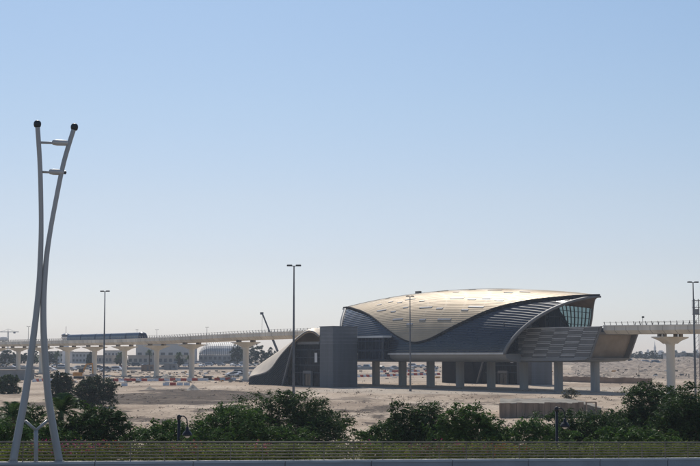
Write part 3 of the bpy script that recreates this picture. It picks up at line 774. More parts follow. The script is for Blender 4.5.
# ------------------------------------------------------------------ vegetation
def leaf(mb, c, nrm, size, rnd, mi=0):
    t = Vector((rnd.gauss(0, 1), rnd.gauss(0, 1), rnd.gauss(0, .5))); t = (t - nrm * t.dot(nrm))
    if t.length < 1e-3: t = Vector((1, 0, 0))
    t.normalize(); b = nrm.cross(t); L = size * rnd.uniform(.7, 1.3); w = L * .34
    tip = c + t * L - nrm * (L * .22)
    mb.add((c - t * L, c + b * w, tip, c - b * w), ((0, 1, 2, 3),), mi)
def crown(mb, rnd, lobes, count, size, clumps=10):
    """leaf clumps spread through overlapping lobes (x,y,z,rx,ry,rz), denser outside"""
    tot = sum(l[3] * l[5] for l in lobes)
    for (x, y, z, rx, ry, rz) in lobes:
        nl = max(6, int(count * rx * rz / tot)); nc = max(5, nl // 26)
        for _ in range(nc):
            d = Vector((rnd.gauss(0, 1), rnd.gauss(0, 1), rnd.gauss(.25, .9))).normalized(); rr = rnd.uniform(.55, 1.06)
            c = Vector((x + d.x * rx * rr, y + d.y * ry * rr, z + d.z * rz * rr)); cr = .26 * (rx + rz) / 2 * rnd.uniform(.6, 1.4)
            ls = size * rnd.choice((.65, .85, 1, 1.2, 1.4))
            for _ in range(int(nl / nc * (size / ls) ** 1.2)):
                e = Vector((rnd.gauss(0, .6), rnd.gauss(0, .6), rnd.gauss(0, .34)))
                nn = (Vector((e.x * .7, e.y * .7, 1)) + Vector((rnd.gauss(0, .5), rnd.gauss(0, .5), rnd.gauss(0, .3)))).normalized()
                leaf(mb, c + e * cr - Vector((0, 0, .25 * (e.x * e.x + e.y * e.y) * cr)), nn, ls, rnd)
def tree(name, label, cat, loc, W, Ht, m, seed, count=5000, size=.16, group=None, base=.2, D=None, trunk=True, nl=14, flat=1.0, bell=.7, low=0):
    rnd = random.Random(seed); t = thing(name, label, cat, loc, 0, group); D = D or W * .8
    lobes = []
    for k in range(nl):
        a = rnd.uniform(0, 2 * math.pi); r = math.sqrt(rnd.random()) * .36
        h = base + (1 - base) * (k + rnd.random()) / nl * .86
        taper = 1.0 if h < .5 else 1 - bell * (h - .5)
        rz = Ht * rnd.uniform(.13, .21) * flat; rx = W * rnd.uniform(.17, .26) * (.5 + .5 * taper)
        x, y_ = math.cos(a) * r * W * taper, math.sin(a) * r * D * taper
        z = min(h * Ht, Ht - rz * 1.05); lobes.append((x, y_, z, rx, rx * .9, rz))
    lobes.append((rnd.uniform(-.1, .1) * W, 0, Ht * .84, W * .2, D * .2, Ht * .15))
    for sx in (-1, 1):
        lobes.append((sx * W * .32, 0, Ht * (base + .2), W * .17, D * .22, Ht * .17)); lobes.append((sx * W * .22, -D * .1, Ht * .58, W * .2, D * .22, Ht * .18))
    lobes.append((0, 0, Ht * .45, W * .34, D * .34, Ht * .33))
    if low:
        vis = Ht - low
        for k in range(9):
            f = (k + .5) / 9 * 2 - 1; x = f * W * .46; hz_ = low + vis * (.12 + .5 * rnd.random() * (1 - f * f)); lobes.append((x, rnd.uniform(-.2, .1) * D, hz_, W * rnd.uniform(.10, .17), D * .2, max(.5, vis * rnd.uniform(.22, .36))))
    q = MB(); crown(q, rnd, lobes, count, size); q.build('crown', M[m], t)
    if trunk:
        q = MB(); r0 = .03 * W + .05
        for k in range(3 if Ht > 3 else 1):
            a = rnd.uniform(0, 6.28); q.tube([(0, 0, -.8), (math.cos(a) * .1 * W, math.sin(a) * .1 * W, Ht * .3), (math.cos(a) * .22 * W, math.sin(a) * .2 * W, Ht * .62)], [r0, r0 * .6, r0 * .25], 6)
        for l in lobes[:7]: q.tube([(l[0] * .25, l[1] * .25, Ht * .25), (l[0] * .6, l[1] * .6, l[2] * .7), (l[0], l[1], l[2])], [r0 * .5, r0 * .3, r0 * .1], 5)
        q.build('trunk', M['bark'], t)
    return t
def tree_px(name, label, cat, x0, x1, top, Y, m, seed, count=5000, size=.16, group=None, **kw):
    p = at((x0 + x1) / 2, top, Y); gz = ground(p.x, Y)
    if kw.get('low'): kw['low'] = at(350, 441, Y).z - gz
    return tree(name, label, cat, (p.x, Y, gz), (x1 - x0) * (1.1 if Y < 200 else 1) * Y / 1403, p.z - gz, m, seed, count, size, group, **kw)
GT_ = 'leafy trees behind the near railing'
NEAR = [('tree', 'low dark tree right of the black lamp post, left of the big tree', 180, 306, 402, 88, 'leaf_mid', 5, 9500),
        ('tree', 'big spreading tree hiding the foot of the tallest mast', 232, 348, 388, 104, 'leaf_deep', 9, 10500),
        ('shrub', 'wide low feathery shrub behind and left of the black lamp post', 128, 226, 419, 84, 'leaf_mid', 12, 6000),
        ('tree', 'rounded tree in front of the station columns, left of its twin', 382, 462, 399, 93, 'leaf_deep', 21, 7500),
        ('tree', 'rounded tree close to the left end of the brown retaining wall', 434, 508, 401, 87, 'leaf_mid', 33, 7000),
        ('shrub', 'pale low shrub on the left of the twin rounded trees', 357, 420, 420, 96, 'leaf_mid', 41, 5000),
        ('shrub', 'light feathery shrub under the left end of the brown wall', 490, 572, 417, 90, 'leaf_fresh', 45, 5200),
        ('tree', 'dark spreading tree right of the hooked lamp by the brown wall', 528, 640, 408, 97, 'leaf_deep', 52, 8500),
        ('tree', 'large dark dense tree under the right viaduct pier', 603, 698, 380, 107, 'leaf_deep', 63, 12500),
        ('tree', 'large dark dense tree cut by the right edge of the photo', 655, 756, 379, 94, 'leaf_deep', 71, 12500),
        ('shrub', 'fresh green low shrub before the dark trees on the right', 588, 676, 427, 80, 'leaf_mid', 84, 4600),
        ('tree', 'dark bushy tree right of the leaning lamp poles', 54, 138, 401, 86, 'leaf_deep', 92, 9000),
        ('tree', 'dark tree left behind the leaning lamp poles', -24, 50, 401, 102, 'leaf_deep', 101, 7000),
        ('shrub', 'bright green shrub in the bottom left corner', -24, 34, 415, 80, 'leaf_fresh', 112, 5000),
        ('shrub', 'low green shrub between the legs of the leaning lamp', 20, 84, 421, 84, 'leaf_mid', 117, 4600)]
for (nm, lb, a, b, top, Y, m, sd, ct) in NEAR:
    tree_px(nm, lb, nm, a, b, top, Y, m, sd, int(ct * 3.2), .125 if m != 'leaf_fresh' else .115, GT_, base=.12, bell=.3 if nm == 'shrub' else .6, low=1)
MID = [('shrub', 'round grey green shrub at the left edge beyond the trees', -4, 22, 374, 394, 'leaf_deep', 201),
       ('shrub', 'smaller round grey green shrub right behind the leaning lamp poles', 49, 76, 371.5, 400, 'leaf_grey', 205),
       ('shrub', 'large round grey green shrub below the mast by the train', 70, 119, 375, 407, 'leaf_grey', 211),
       ('shrub', 'sparse dry bush standing alone before the station columns', 560, 580, 387.5, 400, 'leaf_dry', 219)]
for (nm, lb, a, b, top, bot, m, sd) in MID:
    g_ = at_ground((a + b) / 2, bot); t_ = at((a + b) / 2, top, g_.y)
    dry = m == 'leaf_dry'
    tree(nm, lb, nm, g_, (b - a) * g_.y / 1403, t_.z - g_.z, m, sd, 900 if dry else 12000, .2 if dry else .22, 'lone shrubs on the sand', base=.02, nl=18)
# palms
def palm(label, loc, Ht, fl, seed, nf=26, group=None, trunk_r=.22):
    rnd = random.Random(seed); t = thing('palm_tree', label, 'palm tree', loc, 0, group)
    q = MB(); q.tube([(0, 0, -.5), (.05, 0, Ht * .5), (0, 0, Ht)], [trunk_r, trunk_r * .85, trunk_r * .8], 8); q.build('trunk', M['bark'], t)
    q = MB()
    for k in range(nf):
        a = rnd.uniform(0, 6.28); el = rnd.uniform(-.1, 1.35); L = fl * rnd.uniform(.8, 1.1); d = Vector((math.cos(a), math.sin(a), 0)); pts = []
        for j in range(9):
            f = j / 8; pts.append(Vector((0, 0, Ht)) + d * (L * f * math.cos(el) * (1 - .15 * f)) + Vector((0, 0, L * (f * math.sin(el) - .62 * f * f * (1.1 - .4 * math.sin(el))))))
        q.tube(pts, [.035 * (1 - .8 * j / 8) for j in range(9)], 4)
        sd_ = d.cross(Vector((0, 0, 1)))
        for j in range(1, 8):
            for mid in (0, .5):
                c = pts[j] * (1 - mid) + pts[j + 1] * mid; tg = (pts[j + 1] - pts[j]).normalized(); w = fl * .20 * math.sin(math.pi * min(.95, (j + mid) / 8.5) ** .7) + .05
                for s_ in (-1, 1):
                    e = c + sd_ * (s_ * w) + tg * (w * .8) - Vector((0, 0, w * .35)); q.add((c, c + tg * (fl * .035), e), ((0, 1, 2),))
    q.build('crown', M['palm'], t); return t
p = at(61, 408, 88); palm('young palm with arching fronds beside the leaning lamp poles', (p.x, p.y, ground(p.x, p.y)), p.z - ground(p.x, p.y) - .3, 2.4, 5)
p = at(12, 412, 92); palm('young palm with arching fronds near the left edge', (p.x, p.y, ground(p.x, p.y)), p.z - ground(p.x, p.y) - .3, 2.2, 8)
# flowering hedge along the railing
rnd = random.Random(77); hf = MB(); fp = MB(); hg = thing('flowering_hedge', 'low yellow green hedge with pink and red blossoms behind the railing', 'hedge', (0, 0, 0))
for k in range(9500):
    X = rnd.uniform(-24, 32); nz = noise.noise(Vector((X * .55, 0, 0))) * .5 + noise.noise(Vector((X * 1.9, 4, 0))) * .35
    o = rnd.uniform(.45, 1.7); hh = .63 + .16 * nz; dz = rnd.uniform(-.30, max(.0, hh)); c = lp(X, o, dz); cr = .14
    for _ in range(9):
        e = Vector((rnd.gauss(0, 1), rnd.gauss(0, 1), rnd.gauss(0, .7))) * cr; nn = Vector((rnd.gauss(0, .6), rnd.gauss(-.3, .6), 1)).normalized(); leaf(hf, c + e, nn, .066, rnd)
    fl = noise.noise(Vector((X * .33, 9, 0))) + .5 * noise.noise(Vector((X * 1.3, 2, 0)))
    if fl > .02 and X < 9 and rnd.random() < .26 and dz > hh - .42:
        mi = 0 if noise.noise(Vector((X * .3, 33, 0))) > -.12 else 1
        for _ in range(7):
            e = Vector((rnd.gauss(0, .7), rnd.gauss(0, .7), rnd.gauss(.3, .6))) * cr; nn = Vector((rnd.gauss(0, .7), rnd.gauss(-.6, .6), 1)).normalized(); leaf(fp, c + e, nn, .055, rnd, mi)
hf.build('foliage', M['leaf_hedge'], hg); fp.build('blossoms', [M['flower_pink'], M['flower_red']], hg)

# scrub and stones on the sand
rnd = random.Random(5); q = MB(); qs = MB()
for _ in range(900):
    px, py = rnd.uniform(120, 690), 388 + 46 * rnd.random() ** 1.1
    p = at_ground(px, py)
    dens = noise.noise(Vector((p.x * .06, p.y * .03, 8))) + .4 * noise.noise(Vector((p.x * .2, p.y * .1, 3)))
    if dens < .02: continue
    r = rnd.uniform(.15, .55)
    if (Vector((p.x - CX, p.y - CY, 0))).length < 30 and p.y > 325: continue
    for _ in range(16):
        e = Vector((rnd.gauss(0, .8) * r, rnd.gauss(0, .8) * r, abs(rnd.gauss(0, .35)) * r)); leaf(q, p + e, Vector((rnd.gauss(0, 1), rnd.gauss(0, 1), rnd.gauss(.5, .8))).normalized(), .13, rnd)
tag(q.build('scrub', M['scrub']), kind='stuff')
for _ in range(2200):
    px, py = rnd.uniform(120, 690), 372 + 55 * rnd.random() ** 1.3
    p = at_ground(px, py); p.z = ground(p.x, p.y); r = rnd.uniform(.06, .24) * (1.5 if py < 386 else 1); vs = []
    for (x, y_, z) in ((1, 0, -.3), (0, 1, -.3), (-1, 0, -.3), (0, -1, -.3), (.2, .1, .6)): vs.append(p + Vector((x * r * rnd.uniform(.6, 1.3), y_ * r * rnd.uniform(.6, 1.3), z * r * rnd.uniform(.7, 1.4))))
    qs.add(vs, ((0, 1, 4), (1, 2, 4), (2, 3, 4), (3, 0, 4)))
for _ in range(2600):
    yy = rnd.uniform(455, 900); x = (.16 + .12 * rnd.random()) * yy; p = Vector((x, yy, ground(x, yy) + rnd.uniform(.1, 1.0))); r = rnd.uniform(.12, .34); vs = []
    for (x, y_, z) in ((1, 0, -.8), (0, 1, -.8), (-1, 0, -.8), (0, -1, -.8), (.2, .1, .7)): vs.append(p + Vector((x * r * rnd.uniform(.6, 1.3), y_ * r * rnd.uniform(.6, 1.3), z * r * rnd.uniform(.7, 1.4))))
    qs.add(vs, ((0, 1, 4), (1, 2, 4), (2, 3, 4), (3, 0, 4)))
tag(qs.build('rubble', M['slab']), kind='stuff')

# churned rubble field right of the station
q = MB(); rows = []; NXR, NYR = 150, 120
for j in range(NYR + 1):
    yy = 445 + 560 * (j / NYR) ** 1.25; row = []
    for k in range(NXR + 1):
        u = .155 + .135 * k / NXR; x = u * yy; e = min(1, j / 14, (NYR - j) / 14, k / 12, (NXR - k) / 6)
        n1 = abs(noise.noise(Vector((x * .045, yy * .03, 4.4)))); n2 = noise.noise(Vector((x * .16, yy * .09, 8.1))); n3 = noise.noise(Vector((x * .45, yy * .25, 1.1)))
        row.append(Vector((x, yy, ground(x, yy) - .35 + e * (.45 + max(0, 1.9 * (.42 - n1)) * 1.6 + 1.1 * max(0, n2) + .9 * n3) * (1 - .45 * j / NYR))))
    rows.append(row)
q.grid(rows); tag(q.build('rubble_ground', M['churned'], None, True), kind='structure')
# site litter between the viaduct and the far road
rnd = random.Random(91); q = MB()
for _ in range(620):
    if rnd.random() < .7: px, py = rnd.uniform(2, 262), 371 + 12 * rnd.random() ** 1.2
    else: px, py = rnd.uniform(358, 690), 366 + 13 * rnd.random()
    p = at_ground(px, py); p.z = ground(p.x, p.y) + (.9 if px > 600 else 0); r = rnd.uniform(.15, .5); l = rnd.uniform(.4, 1.7); h = rnd.uniform(.12, .55); a = rnd.uniform(-.5, .5)
    ca, sa = math.cos(a), math.sin(a); vs = [p + Vector((x * l * ca - y_ * r * sa, x * l * sa + y_ * r * ca, z * h * rnd.uniform(.7, 1.1))) for z in (-.2, 1) for x, y_ in ((-.5, -.5), (.5, -.5), (.5, .5), (-.5, .5))]
    q.add(vs, ((3, 2, 1, 0), (4, 5, 6, 7), (0, 1, 5, 4), (1, 2, 6, 5), (2, 3, 7, 6), (3, 0, 4, 7)), rnd.choices(range(5), (5, 3, 2, 1.2, 3))[0])
tag(q.build('debris', [M['slab'], M['wall_grey'], M['white'], M['orange'], M['timber']]), kind='stuff')

# ------------------------------------------------------------------ retaining wall and slab on the sand
A = at_ground(499.5, 418.5); D = at(584, 417, A.y + 3); D.z = ground(D.x, D.y)
rw = thing('retaining_wall', 'low brown board retaining wall before a rough grey slab', 'retaining wall', A)
d = D - A; d.z = 0; L = d.length; d.normalize(); nb = Vector((-d.y, d.x, 0)); hgt = at(500, 403, A.y).z - A.z
n = 15; rnd = random.Random(3); SKW = Vector((A.x, A.y, 0)).normalized()
for k in range(n):
    q = MB(); o = rnd.uniform(-.05, .05); tl = rnd.uniform(-.16, .06); a, b = d * (L * k / n + .02), d * (L * (k + 1) / n - .02)
    vs = [x + nb * (o + t) + Vector((0, 0, z)) for z, dz in ((-.4, 0), (hgt + tl, 0)) for x, t in ((a, 0), (b, 0), (b, .15), (a, .15))]
    q.add(vs, ((3, 2, 1, 0), (4, 5, 6, 7), (0, 1, 5, 4), (1, 2, 6, 5), (2, 3, 7, 6), (3, 0, 4, 7))); q.build('board', M['timber'], rw)
q = MB(); rows = []
for j in range(24):
    row = []
    for k in range(40):
        f = k / 39; p = d * (L * (1.2 * f + .01)) + SKW * (.2 + j * 1.35); h = hgt - .12 + .2 * noise.noise(Vector((p.x * .5, p.y * .3, 2))) - (.0 if j < 20 else (j - 19) * .6) - max(0, f - .7) * 2.2
        row.append(p + Vector((0, 0, h)))
    rows.append(row)
q.grid(rows); e0 = [r[0] for r in rows]; q.grid([e0, [Vector((p.x, p.y, -.6)) for p in e0]]); q.grid([rows[0], [Vector((p.x, p.y, -.6)) for p in rows[0]]]); q.grid([[r[-1] for r in rows], [Vector((r[-1].x, r[-1].y, -.8)) for r in rows]])
q.build('backfill_slab', M['slab'], rw)
q = MB(); a = d * (L * 1.03)
q.bar(a + Vector((0, 0, -.3)), a + Vector((0, 0, hgt + .1)), .22); q.bar(a + d * 1.5 + Vector((0, 0, -.3)), a + d * 1.5 + Vector((0, 0, hgt)), .22); q.bar(a + Vector((0, 0, hgt)), a + d * 1.5 + Vector((0, 0, hgt)), .18)
q.build('end_frame', M['timber'], rw)
for (px, bot, top, lb) in ((392, 419, 398.5, 'thin wooden stake left of the twin rounded trees'), (639, 379, 365, 'thin stake on rubble ground right of the station')):
    g_ = at_ground(px, bot); q = MB(); q.tube([g_ - Vector((0, 0, .3)), at(px, top, g_.y)], .075, 6); tag(q.build('stake', M['bark']), lb, 'stake')
# low brown wall beyond the columns on the right
q = MB(); a, b = at_ground(556, 381.5), at_ground(652, 384.5); rnd = random.Random(9); dd = (b - a); N_ = 26
bw = thing('site_wall', 'low brown block wall behind the right station columns', 'wall', a)
top_ = [dd * (k / N_) + Vector((0, 0, 1.6 + rnd.uniform(-.15, .15))) for k in range(N_ + 1)]; bot_ = [dd * (k / N_) + Vector((0, 0, -1)) for k in range(N_ + 1)]; off = Vector((.1, .4, 0))
q.grid([bot_, top_, [p + off for p in top_], [p + off for p in bot_]]); q.build('blockwork', M['wall_brown'], bw)
a, b = at_ground(-20, 380.5), at_ground(34, 380); q = MB()
gw = thing('site_wall', 'long low grey wall at the left edge before the viaduct', 'wall', a); dd = b - a; dd.z = 0
q.add([x + Vector((0, y_, z)) for z in (-.6, 3.1) for x, y_ in ((Vector(), 0), (dd, 0), (dd, .5), (Vector(), .5))], ((3, 2, 1, 0), (4, 5, 6, 7), (0, 1, 5, 4), (1, 2, 6, 5), (2, 3, 7, 6), (3, 0, 4, 7))); q.build('blockwork', M['wall_grey'], gw)
q = MB(); q.add([x + Vector((0, y_, z)) for z in (3.1, 3.3) for x, y_ in ((Vector(), -.12), (dd, -.12), (dd, .62), (Vector(), .62))], ((3, 2, 1, 0), (4, 5, 6, 7), (0, 1, 5, 4), (1, 2, 6, 5), (2, 3, 7, 6), (3, 0, 4, 7))); q.build('coping', M['slab'], gw)

# ------------------------------------------------------------------ road barriers
def barrier_mesh(m):
    q = MB(); pr = [(-.32, 0), (-.32, .22), (-.16, .5), (-.12, .95), (.12, .95), (.16, .5), (.32, .22), (.32, 0)]
    rows = [[Vector((x, y_, z)) for y_, z in pr] for x in (-.85, .85)]; q.grid(rows, 0, True); q.add(rows[0], (tuple(range(8)),)); q.add(rows[1], (tuple(range(7, -1, -1)),)); return q
proto = {}
def barrier(loc, rz, colour, label, group):
    if colour not in proto:
        o = barrier_mesh(None).build('road_barrier', M['red'] if colour == 'red' else M['white_plastic']); proto[colour] = o
    else: o = proto[colour].copy(); COL.objects.link(o)
    o.location = loc; o.rotation_euler = (0, 0, rz); o.scale = (.95, 1.1, .88); tag(o, label, 'road barrier', group); return o
rnd = random.Random(14)
def barrier_row(x0, y0, x1, y1, gap, where, group, skip=.0):
    a, b = at_ground(x0, y0), at_ground(x1, y1); n = int((b - a).length / 1.72); cnt = {'red': 0, 'white': 0}; flip = False; nrm = (b - a).normalized()
    for k in range(n):
        if rnd.random() < skip: continue
        p = a + (b - a) * ((k + .5) / n) + Vector((0, rnd.uniform(-.5, .5), 0)); p.z = ground(p.x, p.y)
        c = 'red' if flip else 'white'; flip = not flip if rnd.random() < .85 else flip
        lb = f'{c} plastic barrier, {ORD[cnt[c]]} {c} one from the left {where}'; cnt[c] += 1
        barrier(p, math.atan2(nrm.y, nrm.x) + rnd.uniform(-.1, .1), c, lb, group)
barrier_row(107, 381.5, 236, 380.5, 0, 'in front of the piers', 'barriers along the viaduct', .04)
barrier_row(121, 386, 190, 385.5, 0, 'in the row nearer the dark earth', 'barriers by the dark earth patch', .45)
barrier_row(33, 382, 52, 381, 0, 'by the leaning lamp poles', 'barriers behind the leaning lamp', .1)
barrier_row(357, 377.5, 372, 377, 0, 'behind the first station column', 'barriers behind the first station column', .0)
barrier_row(380, 376.5, 440, 375, 0, 'under the left half of the station', 'barriers under the station', .12)
barrier_row(380, 372.5, 440, 371.5, 0, 'in the back row under the station', 'barriers in the back row under the station', .35)
barrier_row(640, 370.5, 668, 369.5, 0, 'on the rubble right of the station', 'barriers on the rubble', .3)

# ------------------------------------------------------------------ parked cars
def car_proto(kind, colour):
    t = thing('parked_car', 'x', 'car', (0, 0, 0)); q = MB()
    if kind == 'van':
        pr = [(-2.4, .35), (-2.4, 1.9), (-2.2, 2.05), (1.2, 2.05), (1.9, 1.3), (2.4, 1.1), (2.4, .35)]; wl = [(-2.2, 1.25), (-2.2, 1.75), (1.15, 1.75), (1.65, 1.25)]; hw = .92
    elif kind == 'suv':
        pr = [(-2.3, .4), (-2.3, 1.1), (-2.15, 1.75), (-1.9, 1.85), (.5, 1.85), (1.1, 1.15), (2.2, 1.0), (2.3, .8), (2.3, .4)]; wl = [(-2.1, 1.18), (-1.95, 1.68), (.42, 1.68), (.88, 1.18)]; hw = .92
    else:
        pr = [(-2.25, .35), (-2.25, .85), (-2.1, 1.0), (-1.5, 1.05), (-.9, 1.45), (.4, 1.48), (1.1, 1.0), (2.1, .85), (2.25, .6), (2.25, .35)]; wl = [(-1.3, 1.03), (-.8, 1.36), (.32, 1.38), (.9, 1.03)]; hw = .88
    ins = lambda z: hw - max(0, z - 1.0) * .18
    a = [Vector((x, -ins(z), z)) for x, z in pr]; b = [Vector((x, ins(z), z)) for x, z in pr]; q.grid([a, b], 0, True); n = len(pr); q.add(a, (tuple(range(n)),)); q.add(b, (tuple(range(n - 1, -1, -1)),))
    q.build('body', CARS[colour], t)
    q = MB()
    for s_ in (-1, 1): q.add([Vector((x, s_ * (ins(z) + .012), z)) for x, z in wl], ((0, 1, 2, 3),))
    q.add([Vector((x + .06, y_, z + .02)) for (x, z), y_ in ((wl[3], -.7), (wl[3], .7), (wl[2], .62), (wl[2], -.62))], ((0, 1, 2, 3),))
    q.build('windows', M['car_glass'], t)
    for sx in (-1.4, 1.4):
        for sy in (-1, 1):
            q = MB(); q.tube([(sx, sy * (hw - .2), .33), (sx, sy * (hw + .02), .33)], .33, 12); q.build('wheel', M['tyre'], t)
    return t
rnd = random.Random(31); spots = []
def cars(x0, x1, y0, y1, n, where):
    for k in range(n):
        px = x0 + (x1 - x0) * (k + rnd.uniform(.15, .85)) / n; py = y0 + (y1 - y0) * rnd.random()
        spots.append((px, py, where))
cars(2, 36, 367, 369, 5, 'left of the leaning lamp poles'); cars(40, 68, 367, 371, 6, 'between the leaning lamp and the train mast')
cars(70, 95, 368, 371, 4, 'near the orange excavator'); cars(97, 125, 367, 372, 6, 'just left of the train nose'); cars(127, 157, 365, 370, 4, 'below the train nose')
cars(160, 190, 365, 368, 4, 'before the pale warehouse'); cars(195, 228, 363.5, 367, 6, 'before the ribbed vault roofs'); cars(230, 250, 374.5, 377, 6, 'beside the golden entrance'); cars(228, 262, 365, 367, 5, 'before the dense trees')
cars(381, 396, 368, 371, 3, 'behind the first and second station columns'); cars(405, 438, 367, 371, 6, 'behind the third station column'); cars(358, 371, 367, 371, 3, 'left of the first station column')
cars(622, 690, 365.5, 369, 5, 'on the rubble at the right')
protos = {}; cnt = {}
for px, py, where in sorted(spots):
    kind = rnd.choices(('saloon', 'suv', 'van'), (5, 3, 2))[0]; colour = rnd.choices(('white', 'silver', 'dark', 'red', 'beige'), (5, 3, 2.4, .5, 1))[0]
    p = at_ground(px, py); key = (kind, colour); rz = rnd.choice((0, 0, .4, -.3, 1.2, 2.6)) + rnd.uniform(-.2, .2)
    c = protos[key] if key in protos and not protos[key].get('used') else None
    if key not in protos: protos[key] = car_proto(kind, colour); o = protos[key]
    else: o = copy_tree(protos[key])
    o.location = p; o.rotation_euler = (0, 0, rz); k2 = (where, colour, kind); cnt[k2] = cnt.get(k2, 0) + 1
    w = {'saloon': 'car', 'suv': 'off-road car', 'van': 'van'}[kind]
    tag(o, f'{colour} parked {w} {where}' + (f', {ORD[cnt[k2]-1]} from the left' if True else ''), 'van' if kind == 'van' else 'car', 'parked vehicles ' + where)
for o in list(COL.objects):                                # a lone vehicle of its kind needs no ordinal
    l = o.get('label', '')
    if o.name.startswith('parked_car') and l.endswith(', first from the left') and not any(x.get('label', '') == l.replace('first', 'second') for x in COL.objects):
        o['label'] = l.replace(', first from the left', '')

# ------------------------------------------------------------------ site plant, piles, cabins
p = at_ground(79, 378.5); ex = thing('excavator', 'orange excavator with raised bent arm behind the big round shrub', 'excavator', p, .2)
q = MB(); q.box(-1.7, 1.7, -1.4, -.8, 0, .8); q.box(-1.7, 1.7, .8, 1.4, 0, .8); q.build('tracks', M['tyre'], ex)
q = MB(); q.bbox(-2.0, 1.0, -1.3, 1.3, .9, 2.1, .15); q.build('body', M['orange'], ex); q = MB(); q.bbox(-.2, 1.3, -1.25, -.1, 2.1, 3.2, .1); q.build('cab', M['car_glass'], ex)
q = MB(); q.bar((1, .3, 1.8), (-1.0 + 3.4, .3, 4.7), .5); q.bar((2.4, .3, 4.7), (4.4, .3, 4.9), .42); q.build('boom', M['orange'], ex); q = MB(); q.bar((4.3, .3, 5.0), (4.5, .3, 1.6), .32); q.build('stick', M['orange'], ex); q = MB(); q.box(4.1, 5.0, -.2, .8, .7, 1.6); q.build('bucket', M['mast'], ex)
ex.rotation_euler = (0, 0, .25)
for (px, py, wpx, h, lb, sd) in ((166, 379, 15, 1.7, 'grey gravel heap behind the barriers below the warehouse', 1), (193, 390, 15, 1.5, 'grey gravel heap nearer the camera beside the dark earth', 2), (150, 389.5, 13, .9, 'low sandy heap just above the dark earth patch', 3), (556, 394, 13, .6, 'low sand heap beside the dry bush', 4)):
    c = at_ground(px, py); r = wpx / 2 * c.y / 1403; q = MB(); rows = []
    for i in range(9):
        f = i / 8; rows.append([c + Vector((math.cos(a) * r * f * (1 + .25 * noise.noise(Vector((math.cos(a) * 2, math.sin(a) * 2, sd)))), math.sin(a) * r * f * 1.6, h * (1 - f) ** 1.15 * (1 + .4 * noise.noise(Vector((math.cos(a) * 2 * f, math.sin(a) * 2 * f, sd * 3)))) - .08)) for a in [6.2832 * k / 24 for k in range(24)]])
    q.grid(rows, 0, True); tag(q.build('gravel_pile', M['gravel'] if sd < 3 else M['slab'], None, True), lb, 'gravel pile')
cab0 = None
for (px, py, rz, lb, mt) in ((148, 371, .1, 'brown grey site cabin below the left end of the warehouse', 'wall_brown'), (171, 370, -.1, 'grey site cabin below the warehouse windows', 'wall_grey'), (207.5, 380, 0, 'small black site box behind the red barriers', 'black')):
    t = thing('site_cabin', lb, 'site cabin', at_ground(px, py), rz, 'site cabins beyond the viaduct'); k = .45 if mt == 'black' else 1
    q = MB(); q.bbox(-2.9 * k, 2.9 * k, -1.2 * k, 1.2 * k, 0, 2.6 * k, .05); q.build('cabin_body', M[mt], t); q = MB(); q.box(-3.0 * k, 3.0 * k, -1.3 * k, 1.3 * k, 2.602 * k, 2.75 * k); q.build('roof', M['slab'], t)
    q = MB(); q.box(-.5 * k, .4 * k, -1.24 * k, -1.2 * k, .1, 2.1 * k); q.build('door', M['panel_dark'], t); q = MB(); q.box(1.0 * k, 2.1 * k, -1.23 * k, -1.2 * k, 1.0 * k, 2.0 * k); q.build('window', M['window'], t)
# mobile crane behind the viaduct
p = at(283, 368, 600); mc = thing('mobile_crane', 'dark mobile crane boom leaning above the viaduct beside the entrance', 'crane', (p.x, p.y, ground(p.x, p.y)))
tipP = at(262.3, 313.5, 600) - Vector(mc.location); q = MB(); q.box(-5, 5, -1.4, 1.4, .6, 1.9); q.bbox(-4, 0, -1.3, 1.3, 1.9, 3.6, .2); q.build('carrier', M['orange'], mc); q = MB()
for x in (-4, -2.5, 2.5, 4):
    for y_ in (-1.2, 1.2): q.tube([(x, y_ - .2, .6), (x, y_ + .2, .6)], .6, 12)
q.build('wheels', M['tyre'], mc); q = MB(); q.bar((0, 0, 3), tipP * .55 + Vector((0, 0, 1.2)), .95); q.bar(tipP * .52 + Vector((0, 0, 1.3)), tipP, .62); q.build('boom', M['crane'], mc); q = MB(); q.tube([tipP, tipP - Vector((.3, 0, 11))], .06, 4); q.build('hoist_cable', M['crane'], mc); q = MB(); q.box(tipP.x - .9, tipP.x + .5, -.4, .4, tipP.z - .5, tipP.z + .5); q.build('boom_head', M['crane'], mc)
# tower crane far off on the left
Y = 1700; b = at(7.5, 358, Y); tc_ = thing('tower_crane', 'faint tower crane far off at the left edge', 'crane', (b.x, Y, ground(b.x, Y))); zt = at(7.5, 331.5, Y).z - tc_.location.z
q = MB()
for sx in (-.7, .7):
    for sy in (-.7, .7): q.bar((sx, sy, -1), (sx, sy, zt), .28)
for k in range(int(zt / 2)): q.bar((-.7, -.7, 2 * k), (.7, -.7, 2 * k + 2), .18)
q.build('mast', M['crane'], tc_); q = MB(); q.bar((-11, 0, zt - .6), (13, 0, zt - .6), .7); q.bar((0, 0, zt), (0, 0, zt + 3), .5); q.bar((0, 0, zt + 3), (10, 0, zt - .3), .2); q.bar((0, 0, zt + 3), (-9, 0, zt - .3), .2); q.build('jib', M['crane'], tc_); q = MB(); q.box(6.5, 9, -.8, .8, zt - 2.4, zt - .9); q.build('counterweight', M['crane'], tc_)
Y = 1500; b = at(3.2, 360, Y); wt = thing('water_tower', 'faint squat tank tower far off at the left edge', 'tower', (b.x, Y, ground(b.x, Y))); z1 = at(3, 337, Y).z - wt.location.z
q = MB(); q.lathe((0, 0, 0), [(3.6, z1 - 4.5), (4.6, z1 - 3.5), (4.6, z1 - .8), (3.5, z1)], 14); q.build('tank', M['building'], wt); q = MB(); q.lathe((0, 0, 0), [(2.0, -1), (1.8, z1 - 4.5)], 10); q.build('stem', M['concrete_dark'], wt)
